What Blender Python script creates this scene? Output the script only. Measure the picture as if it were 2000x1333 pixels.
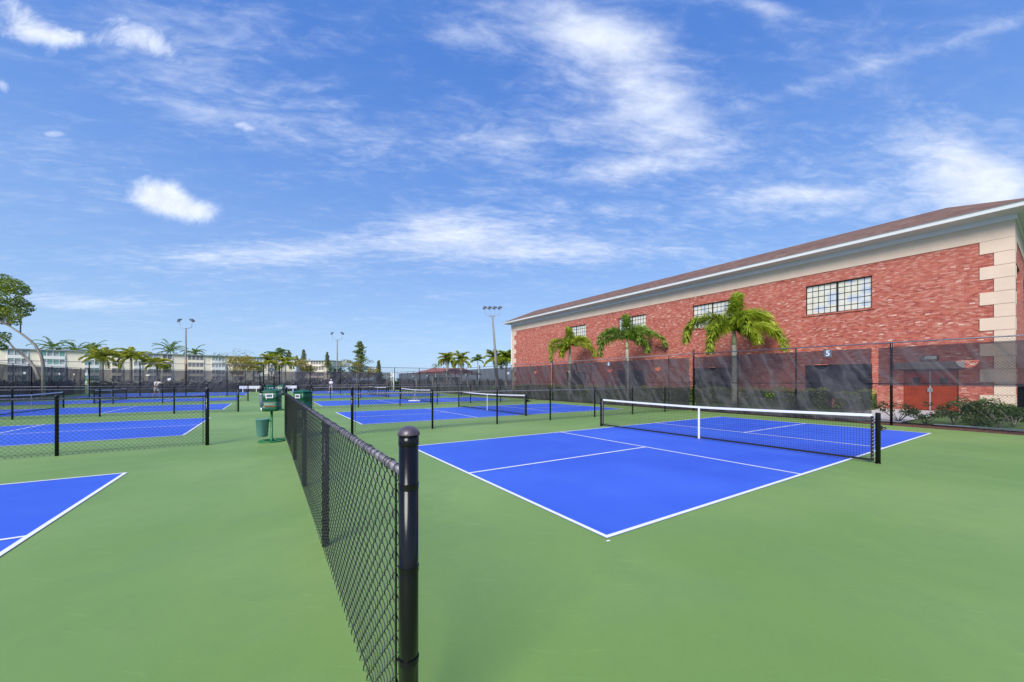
import bpy, math, random
from mathutils import Vector, Matrix
R = math.radians
C = bpy.context.scene.collection
SC = bpy.context.scene
for o in list(bpy.data.objects): bpy.data.objects.remove(o)

# ---------------------------------------------------------------- camera
YAW = 0.5752
cam = bpy.data.cameras.new('camera'); co = bpy.data.objects.new('camera', cam); C.objects.link(co)
co.location = (0, 0, 1.529); co.rotation_euler = (R(90), 0, -YAW)
cam.sensor_width = 36; cam.lens = 738.256/2000*36; cam.shift_y = (744.05-666.5)/2000
cam.clip_start = 0.05; cam.clip_end = 3000
SC.camera = co
# ---------------------------------------------------------------- light
SUN_EL = R(40); SUN_AZ = R(232)          # azimuth clockwise from +Y: behind the camera, to the left
sd = Vector((math.sin(SUN_AZ)*math.cos(SUN_EL), math.cos(SUN_AZ)*math.cos(SUN_EL), math.sin(SUN_EL)))
sl = bpy.data.lights.new('sun', 'SUN'); so = bpy.data.objects.new('sun', sl); C.objects.link(so)
sl.energy = 2.4; sl.angle = R(30); sl.color = (1.0, .95, .86)
so.rotation_euler = sd.to_track_quat('Z', 'Y').to_euler(); so.location = (0, 0, 50)
SC.view_settings.view_transform = 'Standard'; SC.view_settings.look = 'None'
SC.view_settings.exposure = 0.95; SC.view_settings.gamma = 1

# ---------------------------------------------------------------- node helpers
class NT:
    def __init__(s, tree): s.t = tree; s.n = tree.nodes; s.l = tree.links
    def node(s, typ, **kw):
        n = s.n.new(typ)
        for k, v in kw.items(): setattr(n, k, v)
        return n
    def put(s, sock, v):
        if v is None: return
        if isinstance(v, (int, float)): 
            try: sock.default_value = v
            except Exception: sock.default_value = (v, v, v)
        elif isinstance(v, (tuple, list)):
            v = tuple(v)
            sock.default_value = v if len(v) == len(sock.default_value) else v+(1,)
        else: s.l.new(v, sock)
    def m(s, op, a, b=None, c=None, clamp=False):
        n = s.node('ShaderNodeMath', operation=op, use_clamp=clamp)
        for i, v in enumerate((a, b, c)): 
            if v is not None: s.put(n.inputs[i], v)
        return n.outputs[0]
    def mix(s, f, a, b, blend='MIX'):
        n = s.node('ShaderNodeMix', data_type='RGBA', blend_type=blend)
        s.put(n.inputs[0], f); s.put(n.inputs[6], a); s.put(n.inputs[7], b)
        return n.outputs[2]
    def noise(s, vec, scale, detail=3, rough=.5, dist=0):
        n = s.node('ShaderNodeTexNoise'); s.put(n.inputs['Vector'], vec)
        n.inputs['Scale'].default_value = scale; n.inputs['Detail'].default_value = detail
        n.inputs['Roughness'].default_value = rough; n.inputs['Distortion'].default_value = dist
        return n.outputs['Fac']
    def rng(s, v, a, b, c=0, d=1):
        n = s.node('ShaderNodeMapRange', clamp=True); n.interpolation_type = 'SMOOTHSTEP'
        for i, q in enumerate((v, a, b, c, d)): s.put(n.inputs[i], q)
        return n.outputs[0]
    def scale(s, vec, k):
        n = s.node('ShaderNodeVectorMath', operation='MULTIPLY'); s.put(n.inputs[0], vec); n.inputs[1].default_value = k
        return n.outputs[0]
    def comb(s, x, y, z):
        n = s.node('ShaderNodeCombineXYZ')
        for i, q in enumerate((x, y, z)): s.put(n.inputs[i], q)
        return n.outputs[0]
    def ramp(s, fac, stops, interp='LINEAR'):
        n = s.node('ShaderNodeValToRGB'); n.color_ramp.interpolation = interp
        e = n.color_ramp.elements
        while len(e) < len(stops): e.new(.5)
        for q, (p, col) in zip(e, stops): q.position = p; q.color = tuple(col)+(1,)
        s.put(n.inputs[0], fac); return n.outputs[0]

# ---------------------------------------------------------------- sky
w = bpy.data.worlds.new("World"); SC.world = w; w.use_nodes = True
try:
    w.cycles.sampling_method = 'MANUAL'; w.cycles.sample_map_resolution = 256
except Exception: pass
t = NT(w.node_tree); t.n.clear()
out = t.node('ShaderNodeOutputWorld'); bg = t.node('ShaderNodeBackground')
sky = t.node('ShaderNodeTexSky'); sky.sky_type = 'NISHITA'; sky.sun_disc = False
sky.sun_elevation = SUN_EL; sky.sun_rotation = SUN_AZ
sky.air_density = 1.0; sky.dust_density = 0.6; sky.ozone_density = 2.2; sky.altitude = 0
tc = t.node('ShaderNodeTexCoord'); dirv = tc.outputs['Generated']
def dot(v):
    n = t.node('ShaderNodeVectorMath', operation='DOT_PRODUCT'); t.put(n.inputs[0], dirv); n.inputs[1].default_value = v
    return n.outputs['Value']
cy_, sy_ = math.cos(YAW), math.sin(YAW)
dx = dot((cy_, -sy_, 0)); dy = dot((sy_, cy_, 0)); dz = dot((0, 0, 1))
# cloud banks on a tangent plane facing one fixed bearing: (across, up, size, size, tilt, weight)
ady = t.m('MAXIMUM', t.m('ABSOLUTE', dy), .02)
az = t.m('DIVIDE', dx, ady); el = t.m('DIVIDE', dz, ady)
WB=[(-0.650,0.737,0.352,0.068,-0.21,0.50),(-0.325,0.622,0.271,0.043,-0.17,0.40),(-0.948,0.507,0.230,0.035,0.00,0.35),(-0.596,0.341,0.352,0.030,0.07,0.95),(-0.135,0.392,0.149,0.054,0.00,1.00),(0.176,0.341,0.257,0.033,0.00,0.90),(0.203,0.947,0.203,0.074,-0.14,0.80),(0.257,0.764,0.203,0.122,-0.52,0.70),(0.420,0.717,0.102,0.068,-0.44,1.10),(0.000,0.635,0.122,0.043,0.00,0.75),(0.312,0.561,0.203,0.030,0.14,0.80),(-0.135,0.906,0.081,0.035,0.00,0.60),(0.244,0.906,0.122,0.041,-0.17,1.00),(1.178,0.574,0.163,0.076,-0.35,1.15),(0.745,0.496,0.135,0.020,0.00,0.90),(0.948,0.466,0.352,0.054,0.00,0.55),(1.300,0.493,0.122,0.068,0.00,0.80),(-1.124,0.206,0.190,0.020,-0.05,0.85),(0.975,0.839,0.447,0.019,0.30,0.50),(0.664,0.992,0.081,0.019,-0.26,1.00),(-0.786,0.927,0.217,0.081,-0.14,0.35),(0.339,0.439,0.271,0.041,0.00,0.30)]
PB=[(-1.300,0.960,0.081,0.046,-0.52,1.05),(-1.192,0.910,0.135,0.024,-0.09,0.95),(-0.962,0.899,0.122,0.041,-0.49,1.05),(-1.348,0.784,0.041,0.019,-0.61,0.70),(-0.948,0.489,0.070,0.041,0.00,1.35),(-0.856,0.455,0.074,0.033,-0.21,1.25),(-1.206,0.653,0.046,0.012,0.00,0.75),(-0.704,0.672,0.038,0.014,-0.26,0.85)]
def density(bl):
    tot = None
    for a0, e0, sa, se, rot, wt in bl:
        da = t.m('SUBTRACT', az, a0); de = t.m('SUBTRACT', el, e0)
        cr, sr = math.cos(rot), math.sin(rot)
        p = t.m('MULTIPLY_ADD', da, cr/sa, t.m('MULTIPLY', de, sr/sa))
        q = t.m('MULTIPLY_ADD', da, -sr/se, t.m('MULTIPLY', de, cr/se))
        r2 = t.m('MULTIPLY_ADD', p, p, t.m('MULTIPLY', q, q))
        g = t.m('MULTIPLY', t.m('POWER', math.e, t.m('MULTIPLY', r2, -0.7)), wt)
        tot = g if tot is None else t.m('ADD', tot, g)
    return tot
DW = density(WB); DP = density(PB)
# cirrus streaks drawn on a flat cloud layer overhead
iz = t.m('DIVIDE', 1.0, t.m('ADD', dz, .12))
ws = t.comb(t.m('MULTIPLY', t.m('MULTIPLY_ADD', dy, .22, dx), iz), t.m('MULTIPLY', t.m('MULTIPLY_ADD', dx, -.15, dy), t.m('MULTIPLY', iz, 2.3)), .37)
n1 = t.noise(ws, 1.15, 7, .55, .5); n2 = t.noise(ws, 4.6, 6, .6, .7)
n3 = t.noise(ws, 15, 5, .6, .5)
nw = t.m('MULTIPLY_ADD', n3, .24, t.m('MULTIPLY_ADD', n2, .46, t.m('MULTIPLY', n1, .30)))
aw = t.m('ADD', t.rng(t.m('MULTIPLY_ADD', DW, .32, nw), .50, 1.10, 0, .86), t.m('MULTIPLY', t.rng(nw, .42, .75), .13))
ps = t.comb(az, t.m('MULTIPLY', el, 1.3), 5.1)
np_ = t.noise(ps, 11, 8, .66, .5)
ap = t.rng(t.m('MULTIPLY_ADD', DP, .42, t.m('MULTIPLY', np_, .75)), .52, 1.02, 0, .95)
al = t.m('MAXIMUM', aw, ap)
al = t.m('MULTIPLY', al, t.rng(dz, 0.0, .08))
skyc = t.mix(1.0, sky.outputs[0], (.95, 1.03, 1.27), 'MULTIPLY')
tone = t.ramp(dz, [(0, (.42, .63, .90)), (.10, (.37, .575, .87)), (.22, (.285, .485, .86)), (.42, (.165, .35, .81)), (.62, (.092, .25, .73)), (1, (.05, .19, .64))])
t5 = t.node('ShaderNodeVectorMath', operation='SCALE'); t.put(t5.inputs[0], tone); t5.inputs[3].default_value = 5.1
skyc = t.mix(.85, skyc, t5.outputs[0])
shade = t.rng(np_, .3, .7, .86, 1.0)
cl = t.node('ShaderNodeVectorMath', operation='SCALE'); cl.inputs[0].default_value = (4.9, 5.3, 6.2); t.put(cl.inputs[3], shade)
col = t.mix(al, skyc, cl.outputs[0])
t.put(bg.inputs[0], col); bg.inputs[1].default_value = 0.1
t.l.new(bg.outputs[0], out.inputs[0])

# ---------------------------------------------------------------- materials
def mat(name, col=(.5, .5, .5), rough=.6, metal=0, var=0, vscale=5, spec=.5, bump=0, bscale=40):
    m = bpy.data.materials.new(name); m.use_nodes = True
    q = NT(m.node_tree); b = q.n['Principled BSDF']
    b.inputs['Roughness'].default_value = rough; b.inputs['Metallic'].default_value = metal
    b.inputs['Specular IOR Level'].default_value = spec
    b.inputs['Base Color'].default_value = tuple(col)+(1,)
    if var or bump:
        tc = q.node('ShaderNodeTexCoord').outputs['Object']
    if var:
        n = q.noise(tc, vscale, 5, .6)
        lo = tuple(c*(1-var) for c in col); hi = tuple(min(1, c*(1+var)) for c in col)
        q.put(b.inputs['Base Color'], q.mix(q.rng(n, .3, .7), lo, hi))
    if bump:
        bn = q.node('ShaderNodeBump'); bn.inputs['Strength'].default_value = bump; bn.inputs['Distance'].default_value = .02
        q.put(bn.inputs['Height'], q.noise(tc, bscale, 4)); q.l.new(bn.outputs[0], b.inputs['Normal'])
    m['nt'] = 1
    return m
M = {}
M['black'] = mat('black_vinyl_coating', (.006, .006, .007), .2, 0, .2, 8, .32)
M['wire'] = mat('black_vinyl_wire', (.022, .021, .026), .4, 0, 0, 5, .5)
M['rail'] = mat('lit_black_rail', (.15, .14, .17), .4, .1, .4, 25, .6)  # black vinyl raised to grey, the light it catches put into the base colour
M['capmetal'] = mat('dull_post_cap', (.10, .08, .10), .35, .2, .3, 40)
M['white'] = mat('white_vinyl', (.8, .8, .8), .55, 0, .04, 4)
M['netcord'] = mat('black_net_cord', (.01, .011, .014), .8)
M['cream'] = mat('cream_stucco', (.74, .575, .45), .85, 0, .04, 1.2, .3, .25, 60)
M['cornice'] = mat('white_painted_trim', (.78, .75, .83), .6, 0, .03, 2)
M['gutter'] = mat('white_metal_gutter', (.85, .85, .85), .4, 0, .02, 2)
M['steel'] = mat('black_window_steel', (.012, .012, .013), .5)
M['door'] = mat('orange_red_door_paint', (.27, .035, .010), .5, 0, .15, 2)
M['greyframe'] = mat('grey_door_frame', (.25, .22, .22), .5)
M['darkglass'] = mat('dark_glass', (.02, .025, .035), .12, 0, .3, 2, .8)
M['lampbody'] = mat('bronze_fixture', (.08, .075, .07), .5)
M['lens'] = mat('milky_lens', (.6, .6, .58), .3)
M['green'] = mat('green_plastic', (.004, .085, .04), .4, 0, .12, 6)
M['greenpost'] = mat('green_painted_steel', (.006, .17, .05), .35, 0, .1, 12)
M['basket'] = mat('pale_green_plastic', (.11, .27, .24), .5, 0, .06, 8)
M['orange'] = mat('rusty_orange_shelf', (.4, .16, .03), .7)
M['grey'] = mat('grey_plastic', (.35, .35, .37), .5)
M['aptwall'] = mat('cream_render', (.90, .79, .63), .9, 0, .04, .3)
M['aptwhite'] = mat('white_render', (.8, .79, .76), .9, 0, .03, .3)
M['aptroof'] = mat('grey_flat_roof', (.33, .36, .38), .8, 0, .1, 1)
M['aptglass'] = mat('dim_window_glass', (.40, .42, .43), .3, 0, .3, .8)
M['shutter'] = mat('sea_green_shutter', (.18, .42, .36), .6, 0, .2, 1)
M['aptdark'] = mat('screened_balcony', (.24, .225, .22), .8, 0, .3, 2)
M['pole'] = mat('concrete_pole', (.22, .23, .225), .8, 0, .12, 4)
M['wood'] = mat('weathered_wood_pole', (.33, .25, .17), .85, 0, .2, 6)
M['galv'] = mat('galvanised_fixture', (.30, .31, .33), .45, .4)
M['head'] = mat('floodlight_glass', (.16, .17, .2), .3, .2)
M['bark'] = mat('grey_brown_bark', (.24, .215, .185), .9, 0, .25, 9, .3, .5, 30)
M['palmtrunk'] = mat('pale_ringed_palm_trunk', (.34, .33, .27), .85, 0, .2, 9, .3, .4, 22)
M['crownshaft'] = mat('pale_green_crownshaft', (.42, .47, .27), .5, 0, .08, 5)
M['tile'] = mat('red_roof_tile', (.28, .09, .07), .8, 0, .15, 2)
M['mulch'] = mat('red_brown_mulch', (.16, .075, .045), .95, 0, .5, 14, .2, .8, 40)
M['conc'] = mat('pale_concrete', (.5, .47, .44), .85, 0, .08, 1.5)
M['skin'] = mat('skin', (.30, .16, .10), .6)
M['skin2'] = mat('light_skin', (.5, .32, .24), .6)
M['shirt'] = mat('white_cotton', (.72, .72, .82), .9)
M['shorts'] = mat('white_shorts', (.70, .70, .85), .9)
M['hair'] = mat('dark_hair', (.02, .015, .012), .8)
M['hat'] = mat('cream_hat', (.75, .66, .52), .8)
M['ball'] = mat('yellow_green_ball', (.6, .75, .05), .8)
M['signgrey'] = mat('slate_sign_face', (.10, .13, .17), .6)
M['paddle'] = mat('white_paddle', (.7, .7, .75), .5)

def surf_mat(name, base, alt, streak, lines=None):
    m = bpy.data.materials.new(name); m.use_nodes = True
    q = NT(m.node_tree); b = q.n['Principled BSDF']
    tc = q.node('ShaderNodeTexCoord').outputs['Object']
    n1 = q.noise(tc, .22, 4, .55); n2 = q.noise(tc, .9, 6, .6, .3); n3 = q.noise(tc, 260, 2, .5)
    c = q.mix(q.rng(n1, .36, .64), base, alt)
    c = q.mix(q.m('MULTIPLY', q.rng(n2, .40, .75), .4), c, streak)
    # thin pale scuffs
    rot = q.node('ShaderNodeVectorRotate'); q.put(rot.inputs[0], tc); rot.inputs['Angle'].default_value = .7
    sc = q.scale(rot.outputs[0], (1.2, 9, 1)); n4 = q.noise(sc, 2.2, 3, .5, .6)
    c = q.mix(q.m('MULTIPLY', q.rng(n4, .62, .82), .22), c, tuple(min(1, x*1.7+.05) for x in base))
    n6 = q.noise(tc, 9, 4, .6)
    c = q.mix(q.m('MULTIPLY', q.rng(n6, .4, .75), .10), c, streak)
    n7 = q.noise(tc, 55, 3, .7)
    g = q.m('MULTIPLY', q.m('MULTIPLY_ADD', n3, .24, .88), q.m('MULTIPLY_ADD', n7, .16, .92))
    v = q.node('ShaderNodeVectorMath', operation='SCALE'); q.put(v.inputs[0], c); q.put(v.inputs[3], g)
    q.put(b.inputs['Base Color'], v.outputs[0])
    q.put(b.inputs['Roughness'], q.m('MULTIPLY_ADD', n2, .2, .5)); b.inputs['Specular IOR Level'].default_value = .35
    bn = q.node('ShaderNodeBump'); bn.inputs['Strength'].default_value = .18; bn.inputs['Distance'].default_value = .003
    q.put(bn.inputs['Height'], n3); q.l.new(bn.outputs[0], b.inputs['Normal'])
    return m
M['courtgreen'] = surf_mat('green_acrylic', (.17, .288, .068), (.232, .352, .096), (.136, .236, .088))
M['courtblue'] = surf_mat('blue_acrylic', (.034, .102, .58), (.046, .13, .66), (.065, .16, .62))
M['linewhite'] = mat('white_line_paint', (.82, .82, .82), .6, 0, .05, 8)

def grass_mat():
    m = bpy.data.materials.new('lawn'); m.use_nodes = True
    q = NT(m.node_tree); b = q.n['Principled BSDF']; tc = q.node('ShaderNodeTexCoord').outputs['Object']
    c = q.mix(q.rng(q.noise(tc, .4, 5), .35, .65), (.06, .13, .02), (.10, .17, .04))
    c = q.mix(q.m('MULTIPLY', q.noise(tc, 30, 3), .7), c, (.04, .09, .015))
    q.put(b.inputs['Base Color'], c); b.inputs['Roughness'].default_value = .95
    return m
M['grass'] = grass_mat()

def brick_mat():
    m = bpy.data.materials.new('weathered_red_brick'); m.use_nodes = True
    q = NT(m.node_tree); b = q.n['Principled BSDF']
    tc = q.node('ShaderNodeTexCoord').outputs['Object']
    sp = q.node('ShaderNodeSeparateXYZ'); q.put(sp.inputs[0], tc)
    s_ = q.m('ADD', sp.outputs[0], sp.outputs[1]); z = sp.outputs[2]
    BH, BW = .062, .175
    row = q.m('DIVIDE', z, BH); ri = q.m('FLOOR', row); rf = q.m('FRACT', row)
    off = q.m('MULTIPLY', q.m('MODULO', ri, 2), .5)
    cl = q.m('ADD', q.m('DIVIDE', s_, BW), off); ci = q.m('FLOOR', cl); cf = q.m('FRACT', cl)
    wn = q.node('ShaderNodeTexWhiteNoise', noise_dimensions='2D'); q.put(wn.inputs['Vector'], q.comb(ci, ri, 0))
    rnd = wn.outputs['Value']
    col = q.ramp(rnd, [(0, (.29, .065, .05)), (.2, (.44, .115, .082)), (.45, (.55, .175, .125)), (.7, (.39, .09, .07)), (.90, (.58, .28, .22)), (.984, (.56, .25, .20)), (.992, (.72, .52, .43))])
    big = q.noise(tc, .35, 4, .6)
    col = q.mix(q.m('MULTIPLY', q.rng(big, .4, .75), .35), col, (.55, .19, .14))
    smear = q.noise(q.scale(tc, (2, 2, 9)), 1.6, 4, .7)
    col = q.mix(q.m('MULTIPLY', q.rng(smear, .6, .8), .28), col, (.60, .36, .30))
    mort = q.m('MAXIMUM', q.m('MAXIMUM', q.m('LESS_THAN', rf, .14), q.m('LESS_THAN', cf, .05)), 0)
    col = q.mix(q.m('MULTIPLY', mort, .45), col, (.46, .24, .19))
    q.put(b.inputs['Base Color'], col); b.inputs['Roughness'].default_value = .9; b.inputs['Specular IOR Level'].default_value = .2
    bn = q.node('ShaderNodeBump'); bn.inputs['Strength'].default_value = .5; bn.inputs['Distance'].default_value = .01
    hgt = q.m('SUBTRACT', q.m('MULTIPLY', rnd, .5), mort); q.put(bn.inputs['Height'], hgt); q.l.new(bn.outputs[0], b.inputs['Normal'])
    return m
M['brick'] = brick_mat()

def shingle_mat():
    m = bpy.data.materials.new('brown_shingles'); m.use_nodes = True
    q = NT(m.node_tree); b = q.n['Principled BSDF']
    tc = q.node('ShaderNodeTexCoord').outputs['Object']
    sp = q.node('ShaderNodeSeparateXYZ'); q.put(sp.inputs[0], tc)
    row = q.m('DIVIDE', sp.outputs[2], .075); ri = q.m('FLOOR', row); rf = q.m('FRACT', row)
    a = q.m('ADD', sp.outputs[0], sp.outputs[1])
    ci = q.m('FLOOR', q.m('ADD', q.m('DIVIDE', a, .33), q.m('MULTIPLY', ri, .37)))
    wn = q.node('ShaderNodeTexWhiteNoise', noise_dimensions='2D'); q.put(wn.inputs['Vector'], q.comb(ci, ri, 0))
    col = q.mix(wn.outputs['Value'], (.145, .078, .055), (.24, .135, .10))
    col = q.mix(q.m('MULTIPLY', q.rng(q.noise(tc, .8, 5), .4, .7), .5), col, (.13, .07, .05))
    col = q.mix(q.m('MULTIPLY', q.m('LESS_THAN', rf, .18), .5), col, (.08, .045, .035))
    q.put(b.inputs['Base Color'], col); b.inputs['Roughness'].default_value = .9
    return m
M['shingle'] = shingle_mat()

def pane_mat():
    m = bpy.data.materials.new('milky_window_panes'); m.use_nodes = True
    q = NT(m.node_tree); b = q.n['Principled BSDF']
    tc = q.node('ShaderNodeTexCoord').outputs['Object']
    sp = q.node('ShaderNodeSeparateXYZ'); q.put(sp.inputs[0], tc)
    ci = q.m('FLOOR', q.m('DIVIDE', sp.outputs[0], .314)); ri = q.m('FLOOR', q.m('DIVIDE', sp.outputs[2], .364))
    wn = q.node('ShaderNodeTexWhiteNoise', noise_dimensions='2D'); q.put(wn.inputs['Vector'], q.comb(ci, ri, 0))
    col = q.ramp(wn.outputs['Value'], [(0, (.68, .65, .52)), (.55, (.74, .71, .60)), (.8, (.64, .66, .66)), (.97, (.50, .57, .68))])
    q.put(b.inputs['Base Color'], col); b.inputs['Roughness'].default_value = .3; b.inputs['Specular IOR Level'].default_value = .5
    return m
M['pane'] = pane_mat()

def screen_mat():
    m = bpy.data.materials.new('black_windscreen_mesh'); m.use_nodes = True
    q = NT(m.node_tree); o = q.n['Material Output']; q.n.remove(q.n['Principled BSDF'])
    tc = q.node('ShaderNodeTexCoord').outputs['Object']
    d = q.node('ShaderNodeBsdfDiffuse'); tr = q.node('ShaderNodeBsdfTransparent'); tl = q.node('ShaderNodeBsdfTranslucent')
    # creases hanging on the slant, as in loosely tied fabric
    sp = q.node('ShaderNodeSeparateXYZ'); q.put(sp.inputs[0], tc)
    al_ = q.m('ADD', q.m('MULTIPLY', sp.outputs[0], .7), sp.outputs[1]); z = sp.outputs[2]
    u_ = q.m('MULTIPLY_ADD', z, -.5, q.m('MULTIPLY', al_, .86)); v_ = q.m('MULTIPLY_ADD', al_, .5, q.m('MULTIPLY', z, .86))
    w1 = q.noise(q.comb(q.m('MULTIPLY', u_, 1.35), q.m('MULTIPLY', v_, .22), 1.0), 1.2, 2, .45, .3)
    ridge = q.m('SUBTRACT', 1.0, q.m('MULTIPLY', q.m('ABSOLUTE', q.m('SUBTRACT', w1, .5)), 11), clamp=True)
    w2 = q.noise(q.comb(al_, q.m('MULTIPLY', z, 5), 0), 4, 4, .6)
    c = q.mix(ridge, (.055, .049, .062), (.14, .132, .145))  # fold ridges tinted lighter: the highlight along each crease is put into the colour
    c = q.mix(q.m('MULTIPLY', w2, .5), c, (.08, .075, .085))
    q.put(d.inputs[0], c); q.put(tl.inputs[0], (.06, .058, .075))
    bn = q.node('ShaderNodeBump'); bn.inputs['Strength'].default_value = 1.0; bn.inputs['Distance'].default_value = .25
    q.put(bn.inputs['Height'], q.m('MULTIPLY_ADD', w2, .10, w1)); q.l.new(bn.outputs[0], d.inputs['Normal'])
    mx0 = q.node('ShaderNodeMixShader'); mx0.inputs[0].default_value = .25
    q.l.new(d.outputs[0], mx0.inputs[1]); q.l.new(tl.outputs[0], mx0.inputs[2])
    mx = q.node('ShaderNodeMixShader')
    n = q.noise(q.scale(tc, (1, 1, .4)), 1.4, 4, .6, 1.0)
    lw = q.node('ShaderNodeLayerWeight'); lw.inputs['Blend'].default_value = .5
    q.put(mx.inputs[0], q.m('MULTIPLY_ADD', ridge, .10, q.m('MULTIPLY_ADD', lw.outputs['Facing'], .12, q.m('MULTIPLY_ADD', n, .10, .70)), clamp=True))
    q.l.new(tr.outputs[0], mx.inputs[1]); q.l.new(mx0.outputs[0], mx.inputs[2]); q.l.new(mx.outputs[0], o.inputs[0])
    return m
M['screen'] = screen_mat()

def leaf_mat(name, a, b_, c_, tr=.35):
    m = bpy.data.materials.new(name); m.use_nodes = True
    q = NT(m.node_tree); o = q.n['Material Output']; b = q.n['Principled BSDF']
    oi = q.node('ShaderNodeNewGeometry'); tc = q.node('ShaderNodeTexCoord').outputs['Object']
    r = oi.outputs['Random Per Island']
    c = q.ramp(r, [(0, a), (.5, b_), (1, c_)])
    c = q.mix(q.m('MULTIPLY', q.rng(q.noise(tc, 1.6, 3), .35, .65), .5), c, b_)
    q.put(b.inputs['Base Color'], c); b.inputs['Roughness'].default_value = .5
    tl = q.node('ShaderNodeBsdfTranslucent'); q.put(tl.inputs[0], c)
    mx = q.node('ShaderNodeMixShader'); mx.inputs[0].default_value = tr
    q.l.new(b.outputs[0], mx.inputs[1]); q.l.new(tl.outputs[0], mx.inputs[2]); q.l.new(mx.outputs[0], o.inputs[0])
    return m
M['palm'] = leaf_mat('palm_leaflets', (.09, .17, .010), (.30, .40, .025), (.62, .64, .06))
M['palmdark'] = leaf_mat('dark_palm_leaflets', (.05, .12, .015), (.17, .30, .035), (.42, .50, .07))
M['palmgold'] = leaf_mat('golden_palm_leaflets', (.24, .30, .03), (.44, .46, .05), (.58, .54, .08))
M['leaf'] = leaf_mat('tree_leaves', (.06, .12, .012), (.20, .27, .02), (.36, .38, .04))
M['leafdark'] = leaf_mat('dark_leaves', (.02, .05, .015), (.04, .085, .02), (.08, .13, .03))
M['leafdull'] = leaf_mat('dusty_leaves', (.07, .11, .035), (.13, .18, .06), (.22, .26, .08))
M['leafgold'] = leaf_mat('golden_leaves', (.30, .24, .03), (.42, .31, .035), (.30, .34, .05))
M['leafhedge'] = leaf_mat('hedge_leaves', (.22, .34, .03), (.38, .50, .05), (.50, .55, .08))
M['pine'] = leaf_mat('pine_needles', (.10, .14, .05), (.20, .25, .09), (.34, .36, .12), .15)

# ---------------------------------------------------------------- mesh builder
class MB:
    def __init__(s): s.v = []; s.f = []
    def quad(s, a, b, c, d):
        i = len(s.v); s.v += [a, b, c, d]; s.f.append((i, i+1, i+2, i+3)); return s
    def poly(s, pts):
        i = len(s.v); s.v += list(pts); s.f.append(tuple(range(i, i+len(pts)))); return s
    def box(s, x0, x1, y0, y1, z0, z1, M_=None):
        i = len(s.v)
        p = [(x0,y0,z0),(x1,y0,z0),(x1,y1,z0),(x0,y1,z0),(x0,y0,z1),(x1,y0,z1),(x1,y1,z1),(x0,y1,z1)]
        if M_ is not None: p = [tuple(M_ @ Vector(q)) for q in p]
        s.v += p
        s.f += [tuple(i+k for k in f) for f in ((0,3,2,1),(4,5,6,7),(0,1,5,4),(1,2,6,5),(2,3,7,6),(3,0,4,7))]
        return s
    def tube(s, pts, r, n=8, cap=True):
        pts = [Vector(p) for p in pts]
        rs = r if isinstance(r, (list, tuple)) else [r]*len(pts)
        rings = []; up = None
        for k, p in enumerate(pts):
            d = (pts[min(k+1, len(pts)-1)]-pts[max(k-1, 0)]).normalized()
            if up is None:
                up = Vector((0, 0, 1)) if abs(d.z) < .9 else Vector((1, 0, 0))
            a = d.cross(up).normalized(); b = a.cross(d).normalized(); up = b
            i0 = len(s.v)
            for j in range(n):
                th = 2*math.pi*j/n
                s.v.append(tuple(p+(a*math.cos(th)+b*math.sin(th))*rs[k]))
            rings.append(i0)
        for k in range(len(rings)-1):
            for j in range(n):
                j2 = (j+1) % n
                s.f.append((rings[k]+j, rings[k]+j2, rings[k+1]+j2, rings[k+1]+j))
        if cap:
            s.f.append(tuple(rings[0]+j for j in reversed(range(n)))); s.f.append(tuple(rings[-1]+j for j in range(n)))
        return s
    def lathe(s, prof, cx=0, cy=0, n=24):
        i0 = len(s.v)
        for r, z in prof:
            for j in range(n):
                th = 2*math.pi*j/n; s.v.append((cx+r*math.cos(th), cy+r*math.sin(th), z))
        for k in range(len(prof)-1):
            for j in range(n):
                j2 = (j+1) % n
                s.f.append((i0+k*n+j, i0+k*n+j2, i0+(k+1)*n+j2, i0+(k+1)*n+j))
        s.f.append(tuple(i0+j for j in reversed(range(n)))); s.f.append(tuple(i0+(len(prof)-1)*n+j for j in range(n)))
        return s
    def mesh(s, name, m, smooth=False):
        me = bpy.data.meshes.new(name); me.from_pydata([tuple(p) for p in s.v], [], s.f)
        me.materials.append(m)
        if smooth: me.polygons.foreach_set('use_smooth', [True]*len(me.polygons))
        me.update(); return me
    def build(s, name, m, parent=None, smooth=False, loc=None):
        o = bpy.data.objects.new(name, s.mesh(name, m, smooth)); C.objects.link(o)
        if parent is not None: o.parent = parent
        if loc: o.location = loc
        return o

def tag(o, label=None, cat=None, group=None, kind=None):
    if label: o['label'] = label
    if cat: o['category'] = cat
    if group: o['group'] = group
    if kind: o['kind'] = kind
    return o
def thing(name, label, cat, loc=(0, 0, 0), rz=0, group=None):
    o = bpy.data.objects.new(name, None); C.objects.link(o); o.location = loc; o.rotation_euler = (0, 0, rz)
    o.empty_display_size = .2
    return tag(o, label, cat, group)
def put(name, me, parent, loc=(0, 0, 0), rz=0, scale=None):
    o = bpy.data.objects.new(name, me); C.objects.link(o); o.parent = parent; o.location = loc; o.rotation_euler = (0, 0, rz)
    if scale: o.scale = scale
    return o
def kids(o): return [c for c in bpy.data.objects if c.parent is o]
def copy_thing(o, loc, rz=None, label=None, scale=None):
    r = o.copy(); C.objects.link(r); r.location = loc
    if rz is not None: r.rotation_euler = (0, 0, rz)
    if scale: r.scale = (scale, scale, scale)
    if label: r['label'] = label
    for ch in kids(o):
        c = ch.copy(); C.objects.link(c); c.parent = r
        for g in kids(ch):
            d = g.copy(); C.objects.link(d); d.parent = c
    return r

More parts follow.
